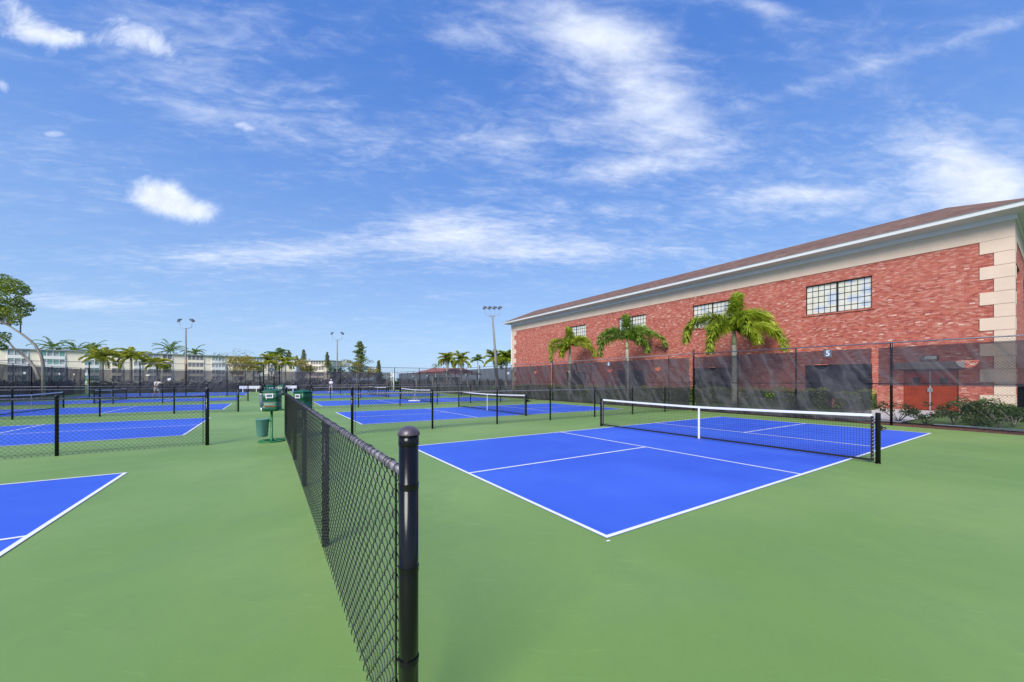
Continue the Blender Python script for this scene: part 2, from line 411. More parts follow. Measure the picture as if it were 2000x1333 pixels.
# ---------------------------------------------------------------- ground
def sheet(name, x0, x1, y0, y1, z, m, kind='structure', lab=None, cat=None):
    o = MB().quad((x0,y0,z),(x1,y0,z),(x1,y1,z),(x0,y1,z)).build(name, m); tag(o, lab, cat, kind=kind); return o
sheet('ground', -1500, 1500, -1500, 1500, -.06, M['grass'])
XL, XR, YB, YF = -17.7, 18.25, -9.0, 63.9
cs = MB(); cs.poly([(XL,YB,0),(17.5,YB,0),(17.72,1,0),(18.3,11.2,0),(18.3,YF,0),(XL,YF,0)])
cs.build('court_surface', M['courtgreen']); tag(bpy.data.objects['court_surface'], kind='structure')
mu = MB(); mu.poly([(17.5,YB,-.012),(19.0,YB,-.012),(19.2,1,-.012),(19.3,11.2,-.012),(19.3,YF,-.012),(18.2,YF,-.012),(18.2,11.2,-.012),(17.62,1,-.012)])
mu.build('mulch_strip', M['mulch']); tag(bpy.data.objects['mulch_strip'], kind='structure')
sheet('concrete_path', 19.3, 28.6, 3.9, 6.6, -.008, M['conc'])
sheet('kerb_strip', 19.0, 19.3, -9, 3.0, .04, M['conc'])

FT = .3048
courtsR = [2.57, 13.86, 25.26, 36.75, 49.4, 57.0]; courtsL = [2.65, 13.8, 25.2, 36.6, 49.4, 57.0]
blue = MB(); lines = MB(); W2 = .05
def line(x0, x1, y0, y1): lines.quad((x0,y0,.008),(x1,y0,.008),(x1,y1,.008),(x0,y1,.008))
for side, rows in (('R', courtsR), ('L', courtsL)):
    for y in rows:
        x = 2.76 if side == 'R' else -1.94-13.41
        x1 = x+13.41; y1 = y+6.096; k0 = x+4.55; k1 = x1-4.4 if side == 'R' else x1-4.57; ym = (y+y1)/2
        blue.quad((x,y,.004),(x1,y,.004),(x1,y1,.004),(x,y1,.004))
        line(x, x1, y, y+W2); line(x, x1, y1-W2, y1); line(x, x+W2, y+W2, y1-W2); line(x1-W2, x1, y+W2, y1-W2)
        line(k0-W2/2, k0+W2/2, y+W2, y1-W2); line(k1-W2/2, k1+W2/2, y+W2, y1-W2)
        line(x+W2, k0-W2/2, ym-W2/2, ym+W2/2); line(k1+W2/2, x1-W2, ym-W2/2, ym+W2/2)
line(2.70, 2.745, 2.505, 2.53)
tag(blue.build('blue_courts', M['courtblue']), kind='structure')
tag(lines.build('court_lines', M['linewhite']), kind='structure')

# ---------------------------------------------------------------- chain link
def link_panel(width, height, p=.0415, r=.0022, n=3, g=.0035, sub=1, seed=1, hook=False):
    """one bay of chain link in the xz plane, x from 0: flattened helices hooked into each other"""
    rg = random.Random(seed); mb = MB(); N = int(round(width/p)); K = int(round(height/p))
    for i in range(N):
        xc = (i+.5)*p; pts = []; jit = rg.uniform(-.0012, .0012); wob = rg.uniform(0, 6.28)
        st = 1.0/sub; k = 0.0
        while k <= K+1e-6:
            ph = k+(i % 2)                      # bends at whole numbers
            fr = ph % 2.0
            tri = 1-2*fr if fr <= 1 else -1+2*(fr-1)
            sm = .86*tri+.14*math.cos(math.pi*ph)
            pts.append((xc+sm*(p*.5+.0035)+jit+.0015*math.sin(k*.35+wob), g*math.sin(math.pi*ph) if sub > 1 else (g*.4 if tri > 0 else -g*.4), k*p))
            k += st
        mb.tube(pts, r, n, False)
        if hook and i % 2 == 0:
            e = pts[-1]; mb.tube([e, (e[0]+.004, -.002, e[2]+.020), (e[0]+.010, -.010, e[2]+.034), (e[0]+.014, -.022, e[2]+.040+rg.uniform(-.002, .004)), (e[0]+.020, -.03, e[2]+.038)], r, n, False)
        for zz, sg in ((pts[0], -1), (pts[-1], 1)):
            mb.tube([zz, (zz[0]+rg.uniform(-.006, .006), zz[1]+.004, zz[2]+sg*.017)], r*.95, n, False)
    return mb
low_panel = link_panel(2.39, 1.12, n=3, r=.0031).mesh('chain_link', M['wire'])
near_panel = link_panel(2.45, 1.12, n=6, r=.0023, g=.0062, sub=4, seed=4, hook=True).mesh('chain_link', M['wire'], True)
near_panel2 = link_panel(2.2, 1.12, n=4, r=.0023, g=.0058, sub=2, seed=5, hook=True).mesh('chain_link', M['wire'])
tall_panel = link_panel(3.1, 3.05, p=.05, n=3, r=.0022).mesh('chain_link', M['wire'])

def cap_post(mb_parent, x, y, ht, r, name='post', bands=(), capname='cap'):
    o = MB().lathe([(r, 0), (r, ht-.032)], x, y, 20).build(name, M['black'], mb_parent, True)
    MB().lathe([(r*1.0, ht-.072), (r*1.045, ht-.069), (r*1.045, ht-.0315)], x, y, 24).build('cap_collar', M['black'], o, True)
    pc = MB().lathe([(r*1.045, ht-.031), (r*1.16, ht-.0305), (r*1.16, ht-.026), (r*1.04, ht-.016), (r*.85, ht-.007), (r*.6, ht), (r*.3, ht+.0035), (.001, ht+.0045)], x, y, 24)
    pc.build(capname, M['capmetal'], o, True)
    for zb in bands:
        MB().lathe([(r*1.0, zb-.012), (r*1.045, zb-.011), (r*1.045, zb+.008), (r*1.08, zb+.0085), (r*1.08, zb+.012), (r*1.0, zb+.0125)], x, y, 24).build('brace_band', M['black'], o)
    return o
post_me = MB().lathe([(.03, 0), (.03, 1.2), (.033, 1.205), (.036, 1.215), (.024, 1.24), (.002, 1.247)], 0, 0, 14).mesh('post', M['black'], True)

def low_fence(x0, y, n, sgn, label):
    """cross fence: end post at x0, bays of 2.39 m going in direction sgn"""
    f = thing('chain_link_fence', label, 'fence', (x0, y, 0), 0, 'low black chain link fences between the courts')
    cap_post(f, 0, 0, 1.375, .038, 'end_post', (.16, .42, .72, 1.0, 1.14))
    L = n*2.39
    MB().tube([(sgn*.03, 0, 1.16), (sgn*L, 0, 1.16)], .021, 10).build('top_rail', M['rail'], f, True)
    MB().tube([(sgn*.04, -.01, .07), (sgn*L, -.01, .07)], .0025, 4).build('tension_wire', M['wire'], f)
    MB().box(sgn*.075-.006, sgn*.075+.006, -.018, -.012, .05, 1.15).build('tension_bar', M['black'], f)
    for k in range(n):
        put('chain_link', low_panel, f, (sgn*k*2.39+(.06 if sgn > 0 else -2.39-.06), -.026, .035))
        put('post', post_me, f, (sgn*(k+1)*2.39, 0, 0))
    return f
names_r = ['low chain link fence just beyond the nearest right court', 'low chain link fence behind the second right court row', 'low chain link fence behind the third right court row']
names_l = ['low chain link fence just beyond the nearest left court, large capped end post', 'low chain link fence behind the second left court row', 'low chain link fence behind the third left court row']
for k, y in enumerate((11.47, 23.05, 34.6)):
    low_fence(2.03, y, 7 if k else 7, 1, names_r[k]); low_fence(-1.19, y, 7, -1, names_l[k])

# the foreground fence running away from the camera
FX = .456
f = thing('chain_link_fence', 'nearest chain link fence running away from the camera, with the big capped black post', 'fence', (FX, 1.432, 0))
cap_post(f, 0, 0, 1.352, .0365, 'end_post', (.14, .462, .81, 1.126))
bay = [0, 2.45, 4.8, 7.0, 9.2, 11.15]
MB().tube([(0, .02, 1.165), (0, 11.15, 1.165)], .0195, 14).build('top_rail', M['rail'], f, True)
for k, b in enumerate(bay[1:]):
    if k == len(bay)-2: cap_post(f, 0, b, 1.352, .0365, 'end_post')
    else: put('post', MB().lathe([(.031, 0), (.031, 1.15)], 0, 0, 14).mesh('post', M['black'], True), f, (0, b, 0))
put('chain_link', near_panel, f, (-.030, .03, .03), R(90))
for k, (b0, b1) in enumerate(zip(bay[1:-1], bay[2:])):
    put('chain_link', near_panel2, f, (-.030, b0+.012, .03), R(90), ((b1-b0)/2.2, 1, 1))
MB().tube([(-.036, .03, .10), (-.036, 11.1, .10)], .0024, 5).build('tension_wire', M['wire'], f)
MB().box(-.036, -.030, .05, .062, .04, 1.17).build('tension_bar', M['black'], f)
tie = MB().tube([(math.cos(a)*.025-.002, .012*a/6, math.sin(a)*.025) for a in [j*.7 for j in range(10)]], .0022, 4, False).mesh('tie_wire', M['wire'])
for k in range(26): put('tie_wire', tie, f, (0, .25+k*.42, 1.165))

# tall open fence between the third and fourth rows
TY = 46.6
f = thing('tall_chain_link_fence', 'tall open chain link fence crossing all courts, without windscreen', 'fence', (0, TY, 0))
tp = MB().lathe([(.04, 0), (.04, 3.12), (.02, 3.17)], 0, 0, 10).mesh('post', M['black'], True)
xs = [-17.6+3.15*k for k in range(12)]
for x in (-17.6, -15.9, -12.7, -9.55, -6.4, -3.3, -.3, 1.1, 3.95, 7.0, 10.0, 13.1, 16.2): put('post', tp, f, (x, 0, 0), 0, (1.25, 1.25, 1) if x in (-.3, 1.1, 3.95) else None)
MB().tube([(-17.6, 0, 3.13), (18.4, 0, 3.13)], .024, 8).build('top_rail', M['rail'], f, True)
x = -17.6
while x < 18.2:
    if not (-.35 < x < 1.0): put('chain_link', tall_panel, f, (x, -.03, .04), 0, ((min(3.1, 18.3-x))/3.1, 1, 1))
    x += 3.1

# ---------------------------------------------------------------- windscreens
def axis(a0, a1, step, spots):
    g = []; a = a0
    while a < a1-1e-6:
        g.append(a); fine = any(c-hw-.03 <= a <= c+hw+.03 for c, hw in spots)
        a += step if not fine else .03
        for c, hw in spots:
            if g[-1] < c-hw-.03 < a: a = c-hw-.03
        if a1-a < .02: break
    g.append(a1); return g
def screen(P0, P1, z0, z1a, z1b, holes, amp, seed, parent, step=.14):
    """windscreen panel hung from P0 to P1 (plan points); holes = (along, z, r) half moons, flat side up"""
    rg = random.Random(seed); P0 = Vector(P0); P1 = Vector(P1); L = (P1-P0).length; D = (P1-P0)/L; Nn = Vector((-D.y, D.x))
    A = axis(0, L, step, [(h_[0], h_[2]) for h_ in holes]); Z = axis(z0, 1.0*max(z1a, z1b), step, [(h_[1]-h_[2]*.5, h_[2]*.6) for h_ in holes])
    ph = [rg.uniform(0, 6.28) for _ in range(8)]; sl = rg.choice((-1, 1))*rg.uniform(.5, .9)
    sl = .75
    mb = MB(); nA = len(A); nZ = len(Z)
    for zi in Z:
        zz = (zi-z0)/(Z[-1]-z0)
        for a in A:
            top = z1a+(z1b-z1a)*a/L
            z = z0+zz*(top-z0)
            for ha, hz, hr in holes:      # snap to the cut edge
                da, dz = a-ha, z-hz
                if dz < .02:
                    q = math.hypot(da, dz)
                    if abs(q-hr) < .022 and q > 1e-4: a, z = ha+da*hr/q, hz+dz*hr/q
                if abs(z-hz) < .016 and abs(a-ha) < hr+.02: z = hz
            u = a+sl*z
            e = math.sin(math.pi*min(1, max(0, zz)))**.5
            wv = (math.sin(u*3.1+ph[0]+.6*math.sin(z*1.9+ph[1]))**3*1.0 + .55*math.sin(u*7.3+ph[2]+.9*math.sin(z*2.7+a+ph[3]))**3 + .3*math.sin(a*11+z*5+ph[4]) + .22*math.sin(z*15+ph[5]+math.sin(a*3)*2))
            off = amp*e*wv
            p = P0+D*a+Nn*off
            mb.v.append((p.x, p.y, z))
    for j in range(nZ-1):
        for i in range(nA-1):
            ids = (j*nA+i, j*nA+i+1, (j+1)*nA+i+1, (j+1)*nA+i)
            ca = (A[i]+A[i+1])/2; cz = (Z[j]+Z[j+1])/2
            zz = (cz-z0)/(Z[-1]-z0); cz = z0+zz*(z1a+(z1b-z1a)*ca/L-z0)
            if any(math.hypot(ca-ha, cz-hz) < hr and cz < hz for ha, hz, hr in holes): continue
            mb.f.append(ids)
    o = mb.build('windscreen', M['screen'], parent, True)
    return o

# right perimeter fence, near stretch (lower) and far stretch
RA = Vector((17.62, -3.0)); RB = Vector((18.45, 11.3))
DR = (RB-RA).normalized(); LR = (RB-RA).length
def rp(y): return RA+DR*((y-RA.y)/DR.y)
def rtop(y): return 2.76+(max(y, 1)-1)*.016
f = thing('perimeter_fence', 'nearer lower stretch of right perimeter fence, windscreen carrying the number 5 and baring a door', 'fence')
for y, rr in ((-2.2, .03), (.9, .03), (3.81, .038), (6.66, .03), (9.0, .022)):
    p = rp(y); MB().lathe([(rr, 0), (rr, rtop(y)), (rr*.4, rtop(y)+.03)], p.x, p.y, 12).build('post', M['black'], f, True)
p0, p1 = rp(-3), rp(11.22)
MB().tube([(p0.x, p0.y, rtop(-3)), (p1.x, p1.y, rtop(11.22))], .021, 8).build('top_rail', M['rail'], f, True)
MB().tube([(p0.x, p0.y, 1.43), (p1.x, p1.y, 1.43)], .016, 8).build('mid_rail', M['black'], f, True)
MB().tube([(p0.x, p0.y, .1), (p1.x, p1.y, .1)], .016, 8).build('bottom_rail', M['black'], f, True)
o_ = Vector((-.06, 0))
screen(rp(4.30)+o_, rp(11.12)+o_, .05, rtop(4.2)-.13, rtop(11)-.2, [(5.81-4.30, 2.17, .2), (7.64-4.30, .99, .19), (10.2-4.3, 2.2, .19)], .055, 3, f, .09)
screen(rp(-3)+o_, rp(4.13)+o_, 1.36, rtop(-3)-.09, rtop(4)-.13, [(2.12+3.0, 2.15, .23), (-1.0+3, 2.15, .2)], .008, 5, f)
near_tall = link_panel(1.0, 1.0, p=.0417, n=3, r=.0024).mesh('chain_link', M['wire'])
ang = math.atan2(DR.y, DR.x)
for k, y in enumerate([-3+1.0*j for j in range(7)]):
    p = rp(y)
    for zz in (.07, 1.07, 1.75):
        put('chain_link', near_tall, f, (p.x, p.y, zz), ang)
p = rp(11.22)
f2 = thing('perimeter_fence', 'right perimeter fence with black windscreen, far taller stretch behind the three palms', 'fence')
for y in (11.25, 22.7, 34.6, 46.6):
    MB().lathe([(.045, 0), (.045, 3.1), (.02, 3.14)], 18.45, y, 12).build('terminal_post', M['black'], f2, True)
pm = MB().lathe([(.028, 0), (.028, 2.92), (.01, 2.95)], 0, 0, 10).mesh('post', M['black'], True)
for y in (12.69, 15.61, 18.62, 20.3, 25.6, 28.5, 31.5, 37.6, 40.6, 43.6, 49.6, 52.6, 55.6, 58.6, 61.6): put('post', pm, f2, (18.45, y, 0))
MB().tube([(18.45, 11.25, 2.93), (18.45, 63.9, 2.93)], .021, 8).build('top_rail', M['rail'], f2, True)
MB().tube([(18.45, 11.25, 1.43), (18.45, 63.9, 1.43)], .016, 8).build('mid_rail', M['black'], f2, True)
X2 = 18.39
screen((X2, 11.45), (X2, 22.6), .05, 2.72, 2.78, [(13.34-11.45, 2.27, .2), (16.89-11.45, 2.25, .2), (20.9-11.45, 2.25, .2), (18.86-11.45, .95, .19)], .045, 7, f2, .12)
screen((X2, 22.8), (X2, 34.5), .05, 2.74, 2.74, [(24.84-22.8, 2.3, .2), (31.65-22.8, .98, .19), (29-22.8, 2.3, .2)], .015, 8, f2, .2)
screen((X2, 34.7), (X2, 46.5), .05, 2.74, 2.74, [(3, 2.3, .2), (8.6, 2.3, .2)], .015, 9, f2, .3)
screen((X2, 46.7), (X2, 62.9), .05, 2.74, 2.74, [(3, 2.3, .2), (9, 2.3, .2)], .015, 10, f2, .3)
# far fence
f3 = thing('perimeter_fence', 'far perimeter fence with black windscreen in front of the apartment buildings', 'fence')
FY = 63.9
for k in range(13):
    MB().lathe([(.03, 0), (.03, 2.96), (.01, 3.0)], -17.5+3*k, FY, 10).build('post', M['black'], f3, True)
MB().tube([(-17.5, FY, 2.95), (18.45, FY, 2.95)], .021, 8).build('top_rail', M['rail'], f3, True)
screen((-17.4, FY-.06), (-.9, FY-.06), .05, 2.85, 2.85, [(5, 2.3, .2), (14.4, 2.3, .2)], .02, 11, f3, .35)
screen((.9, FY-.06), (17.2, FY-.06), .05, 2.85, 2.85, [(9.5, 2.3, .2)], .03, 12, f3, .35)
gt = MB()
for x in (-.85, .85): gt.tube([(x, FY-.1, 0), (x, FY-.1, 2.45)], .05, 8)
gt.tube([(-.85, FY-.1, 2.42), (.85, FY-.1, 2.42)], .035, 8)
gt.build('gate_frame', M['black'], f3)
screen((-.8, FY-.04), (.8, FY-.04), .05, 2.3, 2.3, [], .01, 13, f3, .3)
# left fence
f4 = thing('perimeter_fence', 'left perimeter fence with black windscreen below the big leaning tree', 'fence')
for k in range(15):
    MB().lathe([(.03, 0), (.03, 2.96), (.01, 3.0)], -17.7, 62.5-3.4*k, 10).build('post', M['black'], f4, True)
MB().tube([(-17.7, 63.9, 2.95), (-17.7, 12, 2.95)], .021, 8).build('top_rail', M['rail'], f4, True)
screen((-17.64, 63.5), (-17.64, 46.8), .05, 2.85, 2.85, [(3, 2.3, .2), (6.5, 2.3, .2), (13, 2.3, .2)], .025, 14, f4, .3)
screen((-17.64, 46.5), (-17.64, 28), .05, 2.85, 2.85, [(2, 2.3, .2), (6, 2.3, .2), (12, 2.3, .2)], .03, 15, f4, .25)

# number signs hung on the windscreen
def num_sign(txt, x, y, z, size, label):
    s = thing('court_number_sign', label, 'sign', (x, y, z), ang)
    MB().box(-size/2, size/2, -.006, .006, -size*.56, size*.56).build('sign_plate', M['signgrey'], s)
    cu = bpy.data.curves.new('n', 'FONT'); cu.body = txt; cu.size = size*1.15; cu.align_x = 'CENTER'; cu.align_y = 'CENTER'; cu.extrude = .003; cu.offset = size*.02
    to = bpy.data.objects.new('n', cu); C.objects.link(to)
    me = bpy.data.meshes.new_from_object(to.evaluated_get(bpy.context.evaluated_depsgraph_get())); bpy.data.objects.remove(to)
    me.materials.clear(); me.materials.append(M['white'])
    o = bpy.data.objects.new('numeral', me); C.objects.link(o); o.parent = s
    # face -x side: text in local plane, reading direction toward -y
    o.rotation_euler = (R(90), 0, R(180)); o.location = (0, .012, 0)
    return s
bpy.context.view_layer.update()
p = rp(5.56); num_sign('5', p.x-.10, p.y, 2.57, .25, 'dark square sign with a white 5 on the windscreen near the net')
num_sign('6', 18.31, 16.89, 2.6, .25, 'small sign with a white 6 on the windscreen between first and second palms')
num_sign('7', 18.31, 28.2, 2.6, .25, 'small sign with a white 7 on windscreen below the far brick corner')

# ---------------------------------------------------------------- nets
def net_template():
    n = thing('pickleball_net', 'x', 'net', (0, 0, 0), 0, 'pickleball nets on the blue courts')
    Hw = 3.44
    def top(y): return .864+.05*(abs(y)/Hw)**1.4
    g = MB(); K = 150; a = 3.36
    for k in range(K+1):
        y = -a+2*a*k/K; g.tube([(0, y, .06), (0, y, top(y)-.03)], .0019, 3, False)
    for j in range(18):
        z = .06+j*.0445
        pts = [(0, y, min(z*top(y)/.864, top(y)-.03)) for y in [(-a+2*a*i/10) for i in range(11)]]
        g.tube(pts, .0019, 3, False)
    g.build('netting', M['netcord'], n)
    t_ = MB()
    ys = [-a+2*a*i/16 for i in range(17)]
    for i in range(16):
        y0, y1 = ys[i], ys[i+1]; z0, z1 = top(y0), top(y1)
        for sx in (-.006, .006):
            q = [(sx, y0, z0-.052), (sx, y1, z1-.052), (sx, y1, z1), (sx, y0, z0)]
            t_.quad(*(q if sx > 0 else q[::-1]))
        t_.quad((-.006, y0, z0), (.006, y0, z0), (.006, y1, z1), (-.006, y1, z1))
    t_.build('top_tape', M['white'], n)
    MB().box(-.006, .006, -a, a, .035, .075).build('bottom_tape', M['netcord'], n)
    for s in (-1, 1):
        MB().box(-.007, .007, s*a-.022, s*a+.022, .04, .87).build('side_band', M['netcord'], n)
        lc = MB()
        for j in range(12):
            z = .1+j*.065; lc.tube([(-.009, s*(a+.0), z), (-.009, s*(a+.045), z+.03), (.009, s*a, z+.065)], .003, 4, False)
        lc.build('lacing', M['white'], n)
        po = MB().lathe([(.038, 0), (.038, .925), (.036, .935), (.02, .94)], 0, s*Hw, 18).build('net_post', M['black'], n, True)
        MB().lathe([(.041, .0), (.041, .02)], 0, s*Hw, 18).build('collar', M['black'], po, True)
    MB().box(-.012, -.009, -.026, .026, .02, .866).build('center_strap', M['white'], n)
    ck = MB(); ck.box(.03, .12, -Hw-.035, -Hw+.035, .60, .70)
    ck.tube([(.12, -Hw, .65), (.19, -Hw, .60)], .014, 8); ck.tube([(.08, -Hw-.03, .66), (.08, -Hw-.09, .66)], .012, 8)
    ck.tube([(.17, -Hw-.01, .615), (.21, -Hw-.07, .65)], .018, 8)
    ck.build('winding_crank', M['black'], n)
    return n
nt = net_template(); nt.location = (2.76+6.7, courtsR[0]+3.048, 0); nt['label'] = 'nearest and largest net, on the big blue court at the right'
for k, lab in ((1, 'net on the second right court, with its white centre strap hanging below the fence rail'), (2, 'net on the third right court, beside the white squeegee'), (3, 'small distant net on the fourth right court')):
    copy_thing(nt, (9.46, courtsR[k]+3.048, 0), 0, lab)
for k, lab in ((1, 'net on the second left court at the left edge'), (2, 'sagging white topped net on the third left court'), (3, 'small distant net on the fourth left court near the player in white')):
    copy_thing(nt, (-8.64-1.0*(k > 1), courtsL[k]+3.048, 0), 0, lab)

# ---------------------------------------------------------------- brick building (local: x along the wall away from us, y out of the wall toward the courts, z up)
bd = thing('brick_building', 'long red brick building with cream quoins, white cornice and brown hipped roof', 'building', (28.9, 2.03, 0), math.atan2(.99976, -.021855))
LB = 41.18; ZB = 8.2; ZC = 8.97; DEP = 26.0
wins = [(4.85, 7.98), (12.38, 15.47), (19.85, 22.95), (27.27, 30.25)]
lows = [(4.85, 8.02), (12.4, 15.4), (19.9, 23.0), (27.29, 30.3)]
holes = [(a, b, 5.67, 7.50) for a, b in wins]+[(a, b, .45, 2.5) for a, b in lows]+[(1.66, 3.6, -.08, 2.1)]
# front wall as a grid with the openings left out, with reveals
xsb = sorted(set([0, LB]+[q for h_ in holes for q in h_[:2]])); zsb = sorted(set([-.08, ZB]+[q for h_ in holes for q in h_[2:]]))
wm = MB()
for i in range(len(xsb)-1):
    for j in range(len(zsb)-1):
        cxm, czm = (xsb[i]+xsb[i+1])/2, (zsb[j]+zsb[j+1])/2
        if any(a < cxm < b and c_ < czm < d for a, b, c_, d in holes): continue
        wm.quad((xsb[i], 0, zsb[j]), (xsb[i+1], 0, zsb[j]), (xsb[i+1], 0, zsb[j+1]), (xsb[i], 0, zsb[j+1]))
for a, b, c_, d in holes:
    r_ = -.16
    wm.quad((a,0,c_),(a,0,d),(a,r_,d),(a,r_,c_)); wm.quad((b,0,d),(b,0,c_),(b,r_,c_),(b,r_,d))
    wm.quad((a,0,d),(b,0,d),(b,r_,d),(a,r_,d)); wm.quad((b,0,c_),(a,0,c_),(a,r_,c_),(b,r_,c_))
# end walls and back (near end wall with two openings)
eh = [(.95, 3.75, 5.6, 7.2), (.75, 2.3, .1, 2.33), (6.5, 9.3, 5.6, 7.2), (12, 14.8, 5.6, 7.2)]
exs = sorted(set([0, DEP]+[q for h_ in eh for q in h_[:2]])); ezs = sorted(set([-.08, ZB]+[q for h_ in eh for q in h_[2:]]))
for i in range(len(exs)-1):
    for j in range(len(ezs)-1):
        cxm, czm = (exs[i]+exs[i+1])/2, (ezs[j]+ezs[j+1])/2
        if any(a < cxm < b and c_ < czm < d for a, b, c_, d in eh): continue
        wm.quad((0, -exs[i], ezs[j]), (0, -exs[i+1], ezs[j]), (0, -exs[i+1], ezs[j+1]), (0, -exs[i], ezs[j+1]))
for a, b, c_, d in eh:
    wm.quad((0,-a,c_),(0,-a,d),(.16,-a,d),(.16,-a,c_)); wm.quad((0,-b,c_),(0,-b,d),(.16,-b,d),(.16,-b,c_)); wm.quad((0,-a,d),(0,-b,d),(.16,-b,d),(.16,-a,d)); wm.quad((0,-a,c_),(0,-b,c_),(.16,-b,c_),(.16,-a,c_))
wm.quad((LB,0,-.08),(LB,0,ZB),(LB,-DEP,ZB),(LB,-DEP,-.08)); wm.quad((0,-DEP,-.08),(0,-DEP,ZB),(LB,-DEP,ZB),(LB,-DEP,-.08))
wm.build('wall', M['brick'], bd)
# cream band and cornice, rings around the plan
def ring(mb, o0, z0, z1, o1=None):
    o1 = o0 if o1 is None else o1
    P = lambda o, z: [(-o, o, z), (LB+o, o, z), (LB+o, -DEP-o, z), (-o, -DEP-o, z)]
    a, b = P(o0, z0), P(o1, z1)
    for k in range(4): mb.quad(a[k], a[(k+1) % 4], b[(k+1) % 4], b[k])
bm_ = MB(); ring(bm_, .03, ZB, ZC); ring(bm_, 0, ZB, ZB, .03); bm_.build('cream_band', M['cream'], bd)
cm = MB(); ring(cm, .03, ZC, ZC+.0, .09); ring(cm, .09, ZC, 9.22); ring(cm, .09, 9.22, 9.26, .86); cm.build('cornice', M['cornice'], bd)
gm = MB(); ring(gm, .86, 9.26, 9.28, .90); ring(gm, .90, 9.28, 9.44, .93); ring(gm, .93, 9.44, 9.47, .97); ring(gm, .97, 9.47, 9.475, .90); gm.build('gutter', M['gutter'], bd)
for q in (41.6,):
    MB().box(LB+.0, LB+.08, .0, .09, 0, 9.2).build('downpipe', M['gutter'], bd)
rm = MB(); RO = .93; RZ = 9.46; PI_ = 3.25; RT = 10.98
E_ = [(-RO, RO), (LB+RO, RO), (LB+RO, -DEP-RO), (-RO, -DEP-RO)]; I_ = [(-RO+PI_, RO-PI_), (LB+RO-PI_, RO-PI_), (LB+RO-PI_, -DEP-RO+PI_), (-RO+PI_, -DEP-RO+PI_)]
for k in range(4):
    a, b = E_[k], E_[(k+1) % 4]; c_, d = I_[(k+1) % 4], I_[k]
    rm.quad(a+(RZ,), b+(RZ,), c_+(RT,), d+(RT,))
rm.poly([q+(RT,) for q in I_])
for k in range(4):
    a, b = E_[k], E_[(k+1) % 4]; rm.quad(a+(RZ-.02,), b+(RZ-.02,), b+(RZ,), a+(RZ,))
rm.build('roof', M['shingle'], bd)
# quoins
def quoin_stack(x_, sg, end):
    z = ZB-.612; k = 0
    while z > -.3:
        wd = 1.0 if k % 2 == 0 else .57; q = MB()
        zb = max(z, -.06)+.006; zt = z+.612-.012
        x0, x1 = (x_-.03, x_+wd) if sg > 0 else (x_-wd, x_+.03)
        q.box(x0, x1, -.02, .03, zb, zt)
        if end:
            q.box(-.03, -.003, -wd, -.021, zb, zt)
        q.build('quoin', M['cream'], bd)
        z -= .612; k += 1
quoin_stack(0, 1, True); quoin_stack(LB, -1, False)
# windows
for a, b in wins:
    wi = MB(); y0 = -.12; z0, z1 = 5.67, 7.50
    wi.box(a, b, y0-.03, y0+.03, z0, z0+.05); wi.box(a, b, y0-.03, y0+.03, z1-.05, z1); wi.box(a, a+.05, y0-.03, y0+.03, z0+.05, z1-.05); wi.box(b-.05, b, y0-.03, y0+.03, z0+.05, z1-.05)
    cx_ = (a+b)/2
    wi.box(cx_-.045, cx_+.045, y0-.031, y0+.035, z0+.05, z1-.05)
    o = wi.build('window_frame', M['steel'], bd)
    mu_ = MB()
    for half in ((a+.05, cx_-.045), (cx_+.045, b-.05)):
        w_ = (half[1]-half[0])/5
        for k in range(1, 5): mu_.box(half[0]+k*w_-.011, half[0]+k*w_+.011, y0-.02, y0+.02, z0+.05, z1-.05)
        for k in range(1, 5):
            zz = z0+(z1-z0)*k/5; mu_.box(half[0], half[1], y0-.022, y0+.022, zz-.011, zz+.011)
    mu_.build('muntins', M['steel'], o)
    MB().quad((a, y0, z0), (b, y0, z0), (b, y0, z1), (a, y0, z1)).build('pane', M['pane'], o)
    sc_ = MB()
    for k in range(int((b-a+.2)/.07)): sc_.box(a-.1+k*.07, a-.1+k*.07+.058, .002, .014, z1+.004, z1+.19)
    sc_.build('soldier_course', M['brick'], bd)
    sl_ = MB(); sl_.box(a-.12, b+.12, .002, .05, z0-.09, z0-.003); sl_.build('window_sill', M['brick'], bd)
for k, (a, b) in enumerate(lows):
    wi = MB(); y0 = -.12; z0, z1 = .45, 2.5
    for i in range(4): wi.box(a+(b-a)*i/3-(.03 if i else 0), a+(b-a)*i/3+(.03 if i < 3 else 0), y0-.03, y0+.03, z0, z1)
    wi.box(a+.03, b-.03, y0-.028, y0+.028, z1-.06, z1); wi.box(a+.03, b-.03, y0-.028, y0+.028, z0, z0+.06); wi.box(a+.03, b-.03, y0-.026, y0+.026, 1.45, 1.5)
    o = wi.build('lower_window_frame', M['steel'], bd)
    MB().quad((a, y0, z0), (b, y0, z0), (b, y0, z1), (a, y0, z1)).build('dark_pane', M['darkglass'], o)
for a, b, c_, d in eh:
    MB().quad((.12, -a, c_), (.12, -b, c_), (.12, -b, d), (.12, -a, d)).build('end_window', M['darkglass'], bd)
    if d > 5:
        q = MB()
        for k in range(1, 9): q.box(.09, .115, -a-(b-a)*k/9-.016, -a-(b-a)*k/9+.016, c_, d)
        for k in range(1, 5): q.box(.085, .117, -b, -a, c_+(d-c_)*k/5-.016, c_+(d-c_)*k/5+.016)
        q.build('end_muntins', M['steel'], bd)
